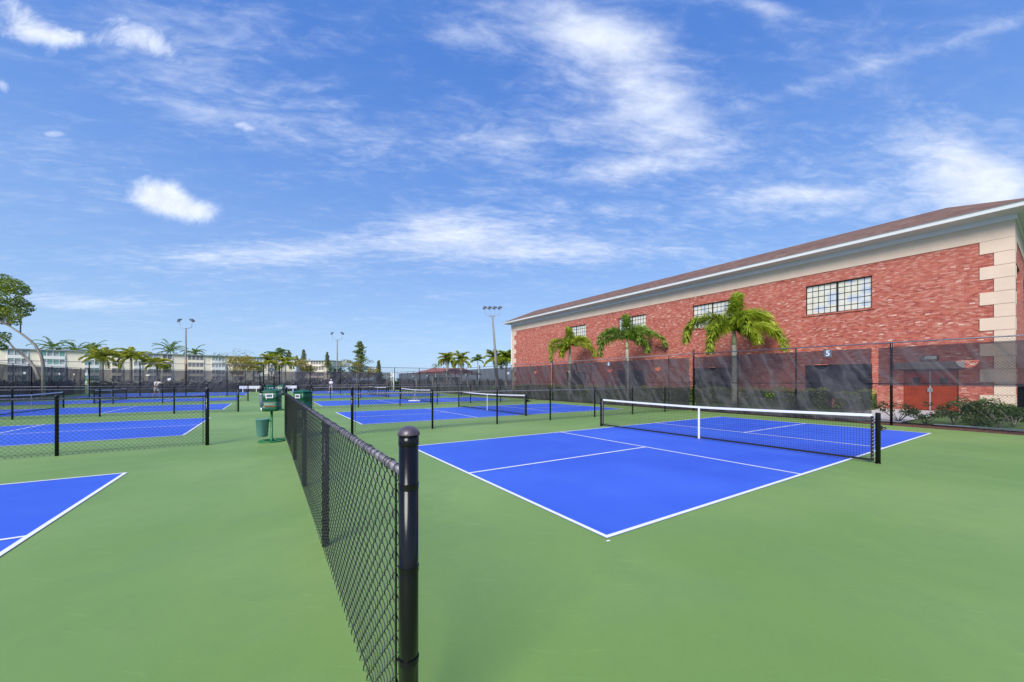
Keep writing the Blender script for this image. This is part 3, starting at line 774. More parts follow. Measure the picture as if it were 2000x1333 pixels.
# double door
MB().box(1.66, 3.6, -.158, -.115, -.05, 2.1).build('door_backing', M['greyframe'], bd)
for a, b in ((1.68, 2.615), (2.645, 3.58)):
    o = MB().box(a, b, -.112, -.07, 0, 2.07).build('door', M['door'], bd)
    mx_ = (a+b)/2
    MB().box(mx_-.13, mx_+.13, -.068, -.06, 1.42, 1.70).build('door_window', M['darkglass'], o)
    hx = 2.57 if a < 2 else 2.69
    MB().box(hx-.03, hx+.03, -.069, -.02, .95, 1.15).build('handle', M['galv'], o)
MB().box(2.605, 2.655, -.069, -.055, 0, 2.09).build('door_post', M['grey'], bd)
MB().box(1.45, 3.95, .003, .05, 2.14, 2.50).build('lintel', M['greyframe'], bd)
lb = MB().box(2.3, 2.92, .003, .12, 2.62, 2.84).build('wall_light', M['lampbody'], bd)
MB().box(2.38, 2.80, .121, .16, 2.64, 2.80).build('lens', M['lens'], lb)

# ---------------------------------------------------------------- vegetation helpers
def frond(mb, rach, base, az_, e0, length, droop, nst, leaf, nang, planar, rg, width=.03):
    p = Vector(base); pts = [p.copy()]; ang_ = e0; st = length/nst; tang = []
    for k in range(nst):
        d = Vector((math.cos(az_)*math.cos(ang_), math.sin(az_)*math.cos(ang_), math.sin(ang_)))
        tang.append(d); p = p+d*st; pts.append(p.copy()); ang_ -= droop/nst*(0.5+1.1*k/nst)
        ang_ = max(ang_, R(-86))
    tang.append(tang[-1])
    rach.tube(pts, [.03*(1-.85*k/nst)+.004 for k in range(nst+1)], 5, False)
    for k in range(2, nst+1):
        s = k/nst; prof = math.sin(min(1, s*1.25+.12)*math.pi*.82)**.6 if s < .95 else .45
        ll = leaf*max(.3, prof)
        T = tang[k]; side = T.cross(Vector((0, 0, 1)))
        side = side.normalized() if side.length > .05 else Vector((1, 0, 0))
        upv = side.cross(T).normalized()
        for j in range(nang):
            if planar:
                sg = -1 if j % 2 else 1; th = R(rg.uniform(-28, 22)); rad = side*sg*math.cos(th)+upv*math.sin(th)
            else:
                th = rg.uniform(0, 6.283); rad = side*math.cos(th)+upv*math.sin(th)
            d = (T*rg.uniform(.55, .95)+rad*(rg.uniform(.6, 1.0) if planar else rg.uniform(.8, 1.5))).normalized()
            l = ll*rg.uniform(.75, 1.1); b0 = pts[k]-T*st*rg.random()
            if not planar and d.z > 0: d = Vector((d.x, d.y, d.z*.75)).normalized()
            m1 = b0+d*l*.5; dd = (d+Vector((0, 0, -.55 if planar else -.8))).normalized(); tip = m1+dd*l*.5
            wv = d.cross(rad if rad.cross(d).length > .1 else upv)
            wv = (wv.normalized() if wv.length > .05 else side)*width*.5
            i = len(mb.v)
            mb.v += [tuple(b0-wv*.5), tuple(b0+wv*.5), tuple(m1+wv), tuple(m1-wv), tuple(tip)]
            mb.f += [(i, i+1, i+2, i+3), (i+3, i+2, i+4)]
def palm(name, label, base, crown_z, fronds, m, group=None, trunk_r=.13, leaf=.34, nang=13, planar=False, nst=34, shaft=1.0, seed=0, width=.03, lean=0):
    t_ = thing(name, label, 'palm tree', base, 0, group); rg = random.Random(seed)
    zt = crown_z-shaft
    pr_ = []; rr = []
    for k in range(13):
        q = k/12; pr_.append((lean*q*q, 0, zt*q)); rr.append(trunk_r*(1.25-.35*q+.04*math.sin(q*70)))
    MB().tube(pr_, rr, 12).build('trunk', M['palmtrunk'], t_, True)
    if shaft > .2:
        MB().tube([(lean, 0, zt-.01), (lean, 0, zt+shaft*.4), (lean, 0, crown_z)], [trunk_r*.95, trunk_r*.85, trunk_r*.4], 12).build('crownshaft', M['crownshaft'], t_, True)
    mb = MB(); ra = MB()
    for az_, e0, ln, dr in fronds: frond(mb, ra, (lean, 0, crown_z-.12), az_, e0, ln, dr, nst, leaf, nang, planar, rg, width)
    mb.build('fronds', m, t_); ra.build('frond_stems', M['crownshaft'], t_)
    return t_
# view frame at the palms: right = (.839,-.544)
def A(deg): return R(deg)-YAW     # bearing measured from the wall-parallel view frame: 0 = right of the picture, 90 = away
pg = 'foxtail palms in front of the brick wall'
palm('palm_tree', 'nearest and largest foxtail palm, between the last two upper windows of the brick wall', (25.41, 12.72, 0), 4.95,
     [(A(50), R(86), 3.0, R(60)), (A(178), R(46), 4.3, R(150)), (A(206), R(22), 3.5, R(140)), (A(262), R(58), 2.6, R(175)), (A(6), R(60), 4.0, R(160)), (A(-10), R(22), 3.8, R(112)), (A(24), R(64), 3.4, R(140)), (A(-40), R(0), 1.7, R(80)), (A(110), R(62), 2.6, R(130))], M['palm'], pg, .15, .86, 10, False, 54, 1.1, 3, .07)
palm('palm_tree', 'middle foxtail palm with dark drooping fronds, left of the largest one', (25.59, 21.55, 0), 5.2,
     [(A(80), R(84), 2.5, R(55)), (A(174), R(50), 3.2, R(150)), (A(198), R(20), 3.7, R(125)), (A(290), R(45), 2.3, R(160)), (A(20), R(62), 3.2, R(140)), (A(-4), R(32), 3.8, R(105)), (A(-35), R(10), 2.4, R(110)), (A(140), R(60), 2.5, R(120)), (A(-70), R(52), 2.2, R(150))], M['palmdark'], pg, .15, .82, 8, False, 44, 1.0, 4, .075)
palm('palm_tree', 'smallest foxtail palm of the row, with yellowing lower fronds', (25.55, 28.72, 0), 5.2,
     [(A(90), R(84), 2.2, R(50)), (A(170), R(48), 2.8, R(150)), (A(200), R(12), 3.2, R(125)), (A(250), R(55), 1.9, R(150)), (A(10), R(56), 3.0, R(150)), (A(-14), R(14), 3.1, R(95)), (A(35), R(62), 2.4, R(120)), (A(225), R(-5), 2.0, R(90))], M['palm'], pg, .14, .76, 7, False, 42, .9, 5, .08)
def far_fronds(n, ln, rg, lo=-20, hi=82): return [(6.283*k/n+rg.uniform(-.25, .25), R(rg.uniform(lo, hi)), ln*rg.uniform(.8, 1.1), R(rg.uniform(60, 110))) for k in range(n)]
def far_palm(label, x, y, top, ln, m, seed, group, n=19, r=.2):
    rg = random.Random(seed)
    return palm('palm_tree', label, (x, y, 0), top, far_fronds(n, ln, rg), m, group, r, .95, 6, True, 18, .4, seed, .15)
g1 = 'coconut palms in front of the apartments'
far_palm('golden green palm before the apartments, leftmost of the front three', -25.57, 100, 6.0, 3.1, M['palmgold'], 11, g1)
far_palm('golden green palm before the apartments, middle of the front three', -21.72, 99.9, 6.1, 3.1, M['palmgold'], 12, g1)
far_palm('lower golden palm just left of the tall wooden light pole', -18.03, 99.9, 5.0, 2.6, M['palmgold'], 13, g1)
far_palm('small palm beside the golden bush before the apartments', -2.85, 115, 5.2, 2.7, M['palmgold'], 14, g1)
far_palm('palm in front of the apartments just left of the round sign', .41, 118.9, 6.8, 3.1, M['palmgold'], 15, g1)
far_palm('tallest palm before the apartments, above the round sign', 2.22, 123.7, 9.0, 3.4, M['palmdark'], 16, g1)
far_palm('full crowned palm right of the round sign', 3.85, 110.7, 6.0, 3.1, M['palmgold'], 17, g1)
g2 = 'palm crowns showing above the apartment roof'
far_palm('palm crown above the apartment roof, leftmost', -71.3, 225, 14.8, 7, M['palmdark'], 21, g2)
far_palm('low palm crown above the apartment roof, second from left', -65.4, 227, 14.0, 7, M['palmdark'], 22, g2)
far_palm('palm crown above the apartment roof, third from left', -57.9, 216, 13.2, 6, M['palmdark'], 23, g2)
far_palm('palm crown above the roof left of the wooden light pole', -34.3, 213, 14.0, 7, M['palmdark'], 24, g2)
far_palm('palm crown behind the head of the wooden light pole', -26.7, 214, 13.6, 5.5, M['palmdark'], 25, g2)
g3 = 'palms near the red roofed pavilion'
far_palm('golden palm left of the pair above the pavilion roof', 35.97, 83.9, 6.7, 2.9, M['palmgold'], 31, g3)
far_palm('golden palm right of the pair above the pavilion roof', 37.9, 80.3, 6.4, 2.9, M['palmgold'], 32, g3)
far_palm('small slender palm standing alone right of the pavilion', 51.5, 97.7, 7.6, 2.4, M['palmdark'], 33, g3, 10, .12)
far_palm('palm behind the concrete floodlight pole', 38.1, 64.7, 5.9, 2.8, M['palmgold'], 34, g3)
far_palm('palm touching the left corner of the brick building', 38.2, 61.0, 5.8, 2.6, M['palm'], 35, g3)

def leaves(mb, c, rad, n, size, rg, sq=1.0):
    for _ in range(n):
        while True:
            q = Vector((rg.uniform(-1, 1), rg.uniform(-1, 1), rg.uniform(-1, 1)))
            if q.length < 1: break
        q = q*(q.length**-.35 if q.length > .05 else 1)
        p = Vector(c)+Vector((q.x*rad, q.y*rad, q.z*rad*sq))
        a = Vector((rg.gauss(0, 1), rg.gauss(0, 1), rg.gauss(0, .6))).normalized(); b = a.cross(Vector((rg.gauss(0, 1), rg.gauss(0, 1), rg.gauss(0, 1)))).normalized()
        s = size*rg.uniform(.6, 1.2); i = len(mb.v)
        mb.v += [tuple(p-a*s*.5), tuple(p+b*s*.28), tuple(p+a*s*.5), tuple(p-b*s*.28)]
        mb.f.append((i, i+1, i+2, i+3))
def crown_tree(name, label, base, trunks, clumps, size, n, m, cat='tree', seed=1, bark='bark', sq=.7, group=None):
    t_ = thing(name, label, cat, base, 0, group); rg = random.Random(seed)
    tr = MB()
    for pts, r0, r1 in trunks:
        tr.tube(pts, [r0+(r1-r0)*k/(len(pts)-1) for k in range(len(pts))], 8)
    tr.build('trunk', M[bark], t_, True)
    lv = MB()
    for c, r in clumps: leaves(lv, c, r, int(n*r*r), size, rg, sq)
    lv.build('crown', m, t_)
    return t_
# the leaning tree at the left edge
rg = random.Random(77)
V0 = (-22.2, 46.5)
def cam_pt(u, v, tt):     # offline helper kept for tree limbs: bearing/elevation to local metres
    a = (u-1000)/738.256; b = (744.05-v)/738.256
    return Vector(((cy_*a+sy_)*tt, (-sy_*a+cy_)*tt, 1.529+b*tt))
b0 = cam_pt(85, 745, 30); b0.z = 0
lt1 = [Vector((0, 0, 0))]+[cam_pt(u, v, 30)-b0 for u, v in ((84, 712), (80, 694), (68, 674), (55, 662), (40, 651), (20, 638), (2, 630))]
lt2 = [cam_pt(78, 742, 30)-b0]+[cam_pt(u, v, 30.3)-b0 for u, v in ((66, 716), (52, 700), (40, 690), (28, 682), (14, 665), (-10, 650))]
cl_ = []
for u, v, r in ((5, 552, .9), (25, 560, .85), (-20, 560, 1.0), (42, 568, .55), (15, 580, .8), (50, 600, .55), (38, 592, .6), (5, 600, .8), (25, 612, .7), (-15, 610, 1.0), (46, 612, .4), (12, 625, .6), (30, 628, .4), (-30, 590, 1.2), (2, 662, .5), (8, 655, .4), (-10, 675, .6), (6, 678, .3), (-60, 600, 1.6), (-90, 570, 1.8), (-60, 640, 1.3), (-120, 620, 1.9)):
    cl_.append((cam_pt(u, v, 30+rg.uniform(-1.0, 1.0))-b0, r))
lims = [(lt1, .12, .045), (lt2, .125, .045)]
for u, v in ((25, 600), (-20, 590), (40, 580), (-60, 600), (10, 565)):
    s_ = lt1[-2] if u < 30 else lt1[-3]; e_ = cam_pt(u, v, 30)-b0
    lims.append(([s_, (s_+e_)/2+Vector((0, 0, .25)), e_], .05, .02))
crown_tree('broadleaf_tree', 'leaning broadleaf tree with two curved bare trunks at the left edge', b0, lims, cl_, .17, 900, M['leaf'], seed=5, sq=.75)
# bushes and trees before the apartments
def bush(label, x, y, z0, w_, h_, m, seed, size=.35, n=130, cat='tree', name='small_tree', nb=9):
    rg = random.Random(seed); tr = [([(0, 0, 0), (rg.uniform(-.2, .2), 0, z0+h_*.4)], .12, .06)]; cl = []
    for k in range(nb):
        c = Vector((rg.uniform(-.5, .5)*w_, rg.uniform(-.4, .4)*w_, z0+h_*rg.uniform(.2, .85))); cl.append((c, w_*.25*rg.uniform(.7, 1.2)))
        tr.append(([(0, 0, z0*.6), tuple(c*.6+Vector((0, 0, z0*.3))), tuple(c)], .06, .02))
    return crown_tree(name, label, (x, y, 0), tr, cl, size, n, m, cat, seed)
bush('round golden leaved tree in front of the apartments', -5.25, 110.7, 2.5, 5.5, 5.0, M['leafgold'], 41)
bush('thin nearly bare tree rising above the golden one', -7.2, 117.9, 5.0, 6.5, 5.5, M['leafdull'], 42, .3, 26)
bush('orange green rounded tree at the right end of the first apartment block', 7.8, 114.1, 3, 5.2, 4.4, M['leafgold'], 43)
bush('golden orange tree at the foot of the tall pine', 19.3, 100.7, 1.0, 6.6, 6.6, M['leafgold'], 44)
bush('thin dull tree behind the pavilion', 37.9, 94.6, 2.5, 4.2, 3.6, M['leafdull'], 45, .35, 60)
bush('dull green tree showing between the last apartment block and the fence', 15, 98, .8, 5.0, 4.0, M['leafdark'], 46, .35, 120)
def pine(label, x, y, H, w_, seed, z0=0, m='pine', g='norfolk pines on the skyline'):
    t_ = thing('pine_tree', label, 'pine tree', (x, y, 0), 0, g); rg = random.Random(seed)
    MB().tube([(0, 0, 0), (0, 0, H)], [.03*H*.5, .02], 8).build('trunk', M['bark'], t_)
    lv = MB(); z = H*.18+z0
    while z < H:
        q = 1-(z-z0)/(H-z0); r = w_*.5*(q**.8)*rg.uniform(.55, 1.15)+.12
        nb = 8
        for k in range(nb):
            a = rg.uniform(0, 6.28); rr = r*rg.uniform(.6, 1.1)
            for j in range(6):
                s = (j+1)/6; p = Vector((math.cos(a)*rr*s, math.sin(a)*rr*s, z+rr*s*.28))
                leaves(lv, p, .14+.02*H*.5, 7, .26+.008*H, rg)
        z += H*.036
    lv.build('crown', M[m], t_); return t_
pine('tall norfolk pine standing alone right of the apartments', 20.64, 105.8, 12.0, 9.0, 51)
pine('small thin norfolk pine right of the tall one', 27.3, 113.4, 7.4, 2.6, 52)
pine('dark pine tip above the apartment roof right of the palms', 8.6, 205, 15.5, 8, 53, 6)
pine('pine tip above the second apartment block, left one', 14.6, 205, 16.3, 6, 54, 6)
pine('low pine tip beside the left one above the second block', 11.9, 207, 13.4, 4.5, 55, 6)
pine('blunt dark pine at the right end of the second apartment block', 23.0, 190, 14.4, 5.0, 56, 5)

# far wood seen through the windscreens
tl = MB(); rg = random.Random(60)
for k in range(150):
    q = k/150; x = 10+75*q+rg.uniform(-1.5, 1.5); y = 128-35*q+rg.uniform(-3, 3)
    leaves(tl, (x, y, rg.uniform(.2, 1.2)), rg.uniform(1.1, 1.9), 60, .6, rg, .8)
for k in range(60):
    x = -70+85*k/60+rg.uniform(-1, 1); leaves(tl, (x, 150+rg.uniform(-3, 3), .8), rg.uniform(1.2, 2.0), 50, .6, rg, .8)
tag(tl.build('treeline', M['leafdark']), 'far line of dark shrubs and trees beyond the windscreens', 'trees', kind='stuff')

# hedge along the wall
def hedge(label, x0, x1, y0, y1, h_, seed, m='leafdark', dens=420, size=.10):
    rg = random.Random(seed); mb = MB(); n = int((y1-y0)*dens)
    for _ in range(n):
        y = rg.uniform(y0, y1); s = rg.random()
        top = h_*(1+.08*math.sin(y*3.1)+.05*math.sin(y*7.7))
        if s < .45: p = (rg.uniform(x0, x1), y, top+rg.gauss(0, .03))
        else: p = (x0+rg.gauss(0, .05), y, rg.uniform(0, top))
        leaves(mb, p, .06, 1, size, rg)
    t_ = thing('hedge', label, 'hedge', (0, 0, 0)); mb.build('foliage', M[m], t_)
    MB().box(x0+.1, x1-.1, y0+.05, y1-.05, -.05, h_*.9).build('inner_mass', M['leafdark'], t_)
    return t_
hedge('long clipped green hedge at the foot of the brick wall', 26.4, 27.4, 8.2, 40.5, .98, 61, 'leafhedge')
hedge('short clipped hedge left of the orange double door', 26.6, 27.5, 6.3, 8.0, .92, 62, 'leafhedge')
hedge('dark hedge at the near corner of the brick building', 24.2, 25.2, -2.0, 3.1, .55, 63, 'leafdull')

hedge('dark hedge right behind the far windscreen fence', 0, 1.0, 0, 38, 1.25, 64, 'leafdark', 90, .26)
h_ = bpy.data.objects['hedge.003']; h_.location = (20.0, 66.2, 0); h_.rotation_euler = (0, 0, R(90))
hedge('dark hedge behind the left windscreen fence', 0, 1.0, 0, 40, 1.3, 65, 'leafdark', 90, .26)
h_ = bpy.data.objects['hedge.004']; h_.location = (-19.4, 67, 0); h_.rotation_euler = (0, 0, R(180))
# loose shrubs behind the fence near the door
def shrub(label, x, y, w_, h_, seed, m='leafdull', n=9):
    h_ *= .8; n = int(n*.75)
    rg = random.Random(seed); t_ = thing('shrub', label, 'shrub', (x, y, -.05), 0, 'loose shrubs outside the fence by the door'); st = MB(); lv = MB()
    for k in range(n):
        a = rg.uniform(0, 6.28); e = Vector((math.cos(a)*w_*.5*rg.uniform(.4, 1), math.sin(a)*w_*.5*rg.uniform(.4, 1), h_*rg.uniform(.55, 1)))
        mid = e*.5+Vector((rg.uniform(-.06, .06), rg.uniform(-.06, .06), .05)); st.tube([(0, 0, 0), mid, e], [.014, .01, .005], 5, False)
        leaves(lv, e, .17, 60, .075, rg, .6); leaves(lv, mid*1.3, .14, 22, .07, rg, .7)
    st.build('stems', M['bark'], t_); lv.build('foliage', M[m], t_); return t_
for k, (x, y, w_, h_, lab) in enumerate(((20.3, 4.1, 1.7, .85, 'straggly shrub with bare slanting stems in front of the door'), (20.1, 3.35, 1.2, .6, 'low dark shrub at the right foot of the door'), (20.6, 2.75, 1.5, .95, 'bushy shrub between the door and the quoins'),
        (21.2, 2.3, 1.4, 1.25, 'tallest shrub against the cream quoins'), (20.7, 1.75, 1.5, 1.05, 'dense grey green shrub below the black box'), (19.8, 2.2, .9, .35, 'small dark shrub on the grass'), (21.5, 1.5, 1.5, .9, 'shrub at the right edge of the picture'),
        (20.6, 5.3, 1.4, .95, 'straggly shrub behind the post left of the door'), (19.9, 7.4, 1.3, .7, 'shrub dimly seen through the windscreen below the number 5'))):
    shrub(lab, x, y, w_, h_, 70+k, 'leafdull' if k % 2 else 'leafdark', 13)

# black box hung on the fence at the right edge
p = rp(.75)
o = thing('black_box', 'black box hanging on the perimeter fence at the right edge', 'box', (p.x+.16, p.y, .78), ang)
MB().box(-.45, .45, -.1, .1, 0, .60).build('box_body', M['black'], o); MB().box(-.47, .47, -.12, .12, .603, .64).build('lid', M['black'], o)
MB().box(.25, .30, .101, .12, .4, .48).build('latch', M['galv'], o)

# ---------------------------------------------------------------- water cooler stands
def cooler():
    o = thing('water_cooler_stand', 'x', 'water cooler', (0, 0, 0), 0, 'green water cooler stands in the central aisle')
    ring_ = MB(); pts = [(math.cos(a)*.28, math.sin(a)*.28, .018) for a in [2*math.pi*k/32 for k in range(33)]]
    ring_.tube(pts, .016, 8, False)
    for a in (.3, 1.87, 3.44, 5.01): ring_.tube([(0, 0, .05), (math.cos(a)*.28, math.sin(a)*.28, .02)], .013, 6)
    ring_.build('base_ring', M['greenpost'], o, True)
    MB().lathe([(.06, .02), (.04, .07), (.028, .09), (.028, .80)], 0, 0, 16).build('post', M['greenpost'], o, True)
    # cabinet: slightly tapered box with rounded corners, lower lip, pitched lid
    def rr(w_, d_, z, c=.05, n=5):
        q = []
        for sx, sy, a0 in ((1, 1, 0), (-1, 1, 90), (-1, -1, 180), (1, -1, 270)):
            for k in range(n):
                a = R(a0+90*k/(n-1)); q.append((sx*(w_-c)+math.cos(a)*c, sy*(d_-c)+math.sin(a)*c, z))
        return q
    def loft(rings, name, m):
        mb = MB(); n = len(rings[0])
        for r_ in rings: mb.v += r_
        for k in range(len(rings)-1):
            for j in range(n): mb.f.append((k*n+j, k*n+(j+1) % n, (k+1)*n+(j+1) % n, (k+1)*n+j))
        mb.f.append(tuple(reversed(range(n)))); mb.f.append(tuple((len(rings)-1)*n+j for j in range(n)))
        return mb.build(name, m, o, True)
    cb = loft([rr(.155, .15, .77), rr(.175, .17, .79), rr(.18, .175, .90), rr(.165, .16, .905), rr(.165, .16, 1.09), rr(.17, .165, 1.095), rr(.17, .165, 1.11), rr(.175, .17, 1.25)], 'cabinet', M['green'])
    lid = loft([rr(.185, .18, 1.252), rr(.185, .18, 1.27), rr(.12, .12, 1.30, .06), rr(.05, .05, 1.325, .04)], 'lid', M['green'])
    fr = MB(); z0, z1 = 1.10, 1.205; w0 = .082
    yf = -.176
    fr.box(-w0, w0, yf-.008, yf, z0, z0+.018); fr.box(-w0, w0, yf-.008, yf, z1-.018, z1); fr.box(-w0, -w0+.018, yf-.008, yf, z0+.018, z1-.018); fr.box(w0-.018, w0, yf-.008, yf, z0+.018, z1-.018); fr.box(-w0+.01, -w0+.018, yf-.006, yf+.002, 1.06, z0)
    fr.build('label_frame', M['white'], o)
    MB().box(-w0+.018, w0-.018, yf-.004, yf, z0+.018, z1-.018).build('label_plate', M['signgrey'], o)
    MB().box(-.12, .15, -.20, -.15, .893, .903).build('drip_shelf', M['orange'], o)
    MB().box(-.165, .165, -.163, -.161, .985, .990).build('seam', M['grey'], o)
    bk = MB(); n = 20
    prof = [(.105, .13), (.115, .14), (.145, .55), (.155, .555), (.155, .575), (.14, .575), (.112, .16)]
    bk.lathe(prof, -.195, -.02, 24); bk.build('waste_basket', M['basket'], o, True)
    MB().box(-.06, 0, -.03, .03, .50, .53).build('bracket', M['greenpost'], o)
    cd = MB().lathe([(.025, .85), (.045, .92), (.05, .95), (.05, 1.16)], -.235, .06, 14).build('cup_dispenser', M['signgrey'], o, True)
    MB().lathe([(.052, 1.161), (.052, 1.21)], -.235, .06, 14).build('band', M['grey'], cd, True)
    MB().lathe([(.052, 1.212), (.052, 1.36), (.03, 1.38)], -.235, .06, 14).build('cap', M['black'], cd, True)
    MB().lathe([(.012, .76), (.03, .848)], -.235, .06, 14).build('cone', M['white'], cd, True)
    return o
ca = cooler(); ca.location = (.10, 11.30, 0); ca.rotation_euler = (0, 0, -YAW+.3); ca['label'] = 'nearest green water cooler stand with pale waste basket, left of the foreground fence'
copy_thing(ca, (.82, 11.75, -.04), -YAW-.25, 'green water cooler stand on the right side of the foreground fence')
copy_thing(ca, (.12, 22.6, 0), -YAW+.9, 'distant green water cooler stand half hidden behind the nearest one, left of the pair')
copy_thing(ca, (.62, 23.1, 0), -YAW+.2, 'distant green water cooler stand half hidden behind the nearest one, right of the pair')

# squeegee leaning at the third net
o = thing('court_squeegee', 'white roller squeegee leaning on the net of the third right court', 'squeegee', (9.15, 27.3, 0), -YAW)
MB().tube([(-.45, 0, .05), (.45, 0, .05)], .045, 12).build('roller', M['white'], o, True)
MB().box(-.42, .42, -.02, .02, .1, .13).build('head_bar', M['galv'], o)
MB().tube([(-.2, .0, .12), (0, .05, .45), (0, .3, .95)], .012, 6).build('handle', M['galv'], o); MB().tube([(.2, .0, .12), (0, .05, .45)], .012, 6).build('brace', M['galv'], o)

# benches
def bench(x, y, label):
    o = thing('bench', label, 'bench', (x, y, 0), 0, 'white benches by the far fence')
    MB().box(-1.2, 1.2, -.02, .02, .47, .83).build('backrest', M['white'], o)
    MB().box(-1.2, 1.2, .03, .42, .42, .46).build('seat', M['white'], o)
    for x_ in (-.75, .75):
        MB().box(x_-.04, x_+.04, -.01, .05, 0, .46).build('leg', M['white'], o); MB().box(x_-.04, x_+.04, .34, .40, 0, .418).build('leg', M['white'], o)
    return o
bench(-1.95, 61.8, 'white bench left of the tall gate posts at the far fence')
b2 = bench(2.35, 61.8, 'white bench with a dark logo right of the gate posts at the far fence')
MB().box(-.35, .45, -.024, -.021, .60, .70).build('logo_patch', M['signgrey'], b2)

# round sign on pole behind the far fence
o = thing('round_sign', 'dark oval sign on a thin pole above the far gate', 'sign', (.59, 71, 0))
MB().tube([(0, 0, 0), (0, 0, 3.0)], .04, 8).build('pole', M['galv'], o)
ms = MB(); n = 28
ms.v = [(math.cos(2*math.pi*k/n)*.42, y_, 3.24+math.sin(2*math.pi*k/n)*.33) for y_ in (-.07, -.045) for k in range(n)]
ms.f = [tuple(range(n)), tuple(reversed(range(n, 2*n)))]+[(k, (k+1) % n, n+(k+1) % n, n+k) for k in range(n)]
ms.build('sign_disc', M['signgrey'], o); MB().poly([(-.07, -.073, 3.17), (.07, -.073, 3.17), (0, -.073, 3.33)]).build('emblem', M['white'], o)

# ---------------------------------------------------------------- light poles
def light_pole(label, x, y, H, heads, rz, mpole, r0=.16, r1=.09, lean=0, lower=None, hs=.42, arm=.9, lift=.65):
    o = thing('light_pole', label, 'light pole', (x, y, 0), rz)
    po = MB().tube([(-lean, 0, 0), (-lean*.5, 0, H*.5), (0, 0, H)], [r0, (r0+r1)/2, r1], 10).build('pole', mpole, o, True)
    if lower: MB().tube([(-lean, 0, 0), (-lean+lean*lower/H, 0, lower)], [r0*1.5, r0*1.25], 10).build('pole_base', M['wood'], po, True)
    n = heads
    for k in range(n):
        s = -1+2*k/(n-1) if n > 1 else 0
        ar = MB().tube([(0, 0, H-.15), (s*arm*.45, 0, H-.12+.08*abs(s)), (s*arm*.93, 0, H+.1), (s*arm, 0, H+lift)], .035, 6).build('arm', M['galv'], o, True)
        hd = MB(); Mx = Matrix.Translation((s*arm, 0, H+lift+.1)) @ Matrix.Rotation(R(-38 if s < 0 or n > 2 else 38)*(1 if n == 2 else .6), 4, 'Y') @ Matrix.Rotation(R(20), 4, 'X')
        hd.box(-hs*.9, hs*.9, -hs*.6, hs*.6, -.06, .1, Mx); hd.box(-hs*.35, hs*.35, -hs*.3, hs*.3, .101, .24, Mx)
        ho = hd.build('floodlight', M['head'], o)
        MB().box(-hs*.82, hs*.82, -hs*.52, hs*.52, -.075, -.061, Mx).build('lens', M['lens'], ho)
    return o
light_pole('tall light pole with two floodlights and wooden lower section, at the left', -10.8, 78.5, 9.9, 2, -YAW, M['pole'], .16, .1, 0, 4.9, .36, 1.0, 1.1)
light_pole('thin pole with two angled floodlights behind the far fence, in the centre', 11.7, 81.8, 9.7, 2, -YAW, M['pole'], .17, .09, 0, None, .36, 1.0, 1.1)
light_pole('leaning concrete light pole with four floodlights left of the brick building', 24.0, 41.6, 9.8, 4, -YAW, M['pole'], .2, .12, -.75, None, .34, .95, .85)

# ---------------------------------------------------------------- pavilion
o = thing('pavilion', 'low pavilion with a red hipped roof behind the far right fence', 'pavilion', (38.0, 88.5, 0), -YAW-.62+.35)
rf = MB(); ax, ay = 8.0, 4.0
rf.quad((-ax,-ay,3.2),(ax,-ay,3.2),(ax-4,0,4.7),(-ax+4,0,4.7)); rf.quad((ax,ay,3.2),(-ax,ay,3.2),(-ax+4,0,4.7),(ax-4,0,4.7)); rf.poly([(ax,-ay,3.2),(ax,ay,3.2),(ax-4,0,4.7)]); rf.poly([(-ax,ay,3.2),(-ax,-ay,3.2),(-ax+4,0,4.7)])
rf.build('roof', M['tile'], o); MB().box(-ax+.1, ax-.1, -ay+.1, ay-.1, 3.0, 3.19).build('fascia', M['aptwhite'], o)
for x_ in (-6.8, -2.3, 2.3, 6.8):
    for y_ in (-3.2, 3.2): MB().box(x_-.15, x_+.15, y_-.15, y_+.15, 0, 2.999).build('column', M['aptwhite'], o)
MB().box(-3, 3, -1.5, 1.5, 0, 2.4).build('kiosk_wall', M['grey'], o)
o = thing('flagpole', 'white pole standing behind the windscreen right of the second apartment block', 'pole', (13.5, 72, 0))
MB().tube([(0, 0, 0), (0, 0, 2.7)], .06, 8).build('shaft', M['white'], o); MB().lathe([(.01, 2.68), (.09, 2.75), (.01, 2.83)], 0, 0, 10).build('finial', M['white'], o)
o = thing('marker_pole', 'pale pole with yellow bands at the far left corner of the courts', 'pole', (-17.3, 63.2, 0))
MB().tube([(0, 0, 0), (0, 0, 2.3)], .06, 8).build('shaft', M['white'], o); MB().lathe([(.065, 1.2), (.065, 1.7)], 0, 0, 10).build('yellow_band', M['ball'], o)
# open gateway with creeper at the far right corner
o = thing('trellis', 'pale trellis with a yellow green creeper at the far right corner', 'trellis', (17.5, 64.8, 0), -YAW)
tb = MB()
for x_ in (-.55, -.2, .2, .55): tb.box(x_-.09, x_+.09, -.02, .02, 0, 2.9)
for z in (.5, 1.4, 2.3): tb.box(-.6, .6, .021, .05, z, z+.1)
tb.build('lattice', M['aptwhite'], o); lv = MB(); rg = random.Random(90)
for k in range(26): leaves(lv, (rg.choice((-.3, .1, 0))+rg.gauss(0, .12), -.1, rg.uniform(0, 2.8)), .18, 22, .13, rg)
lv.build('creeper', M['leafgold'], o)

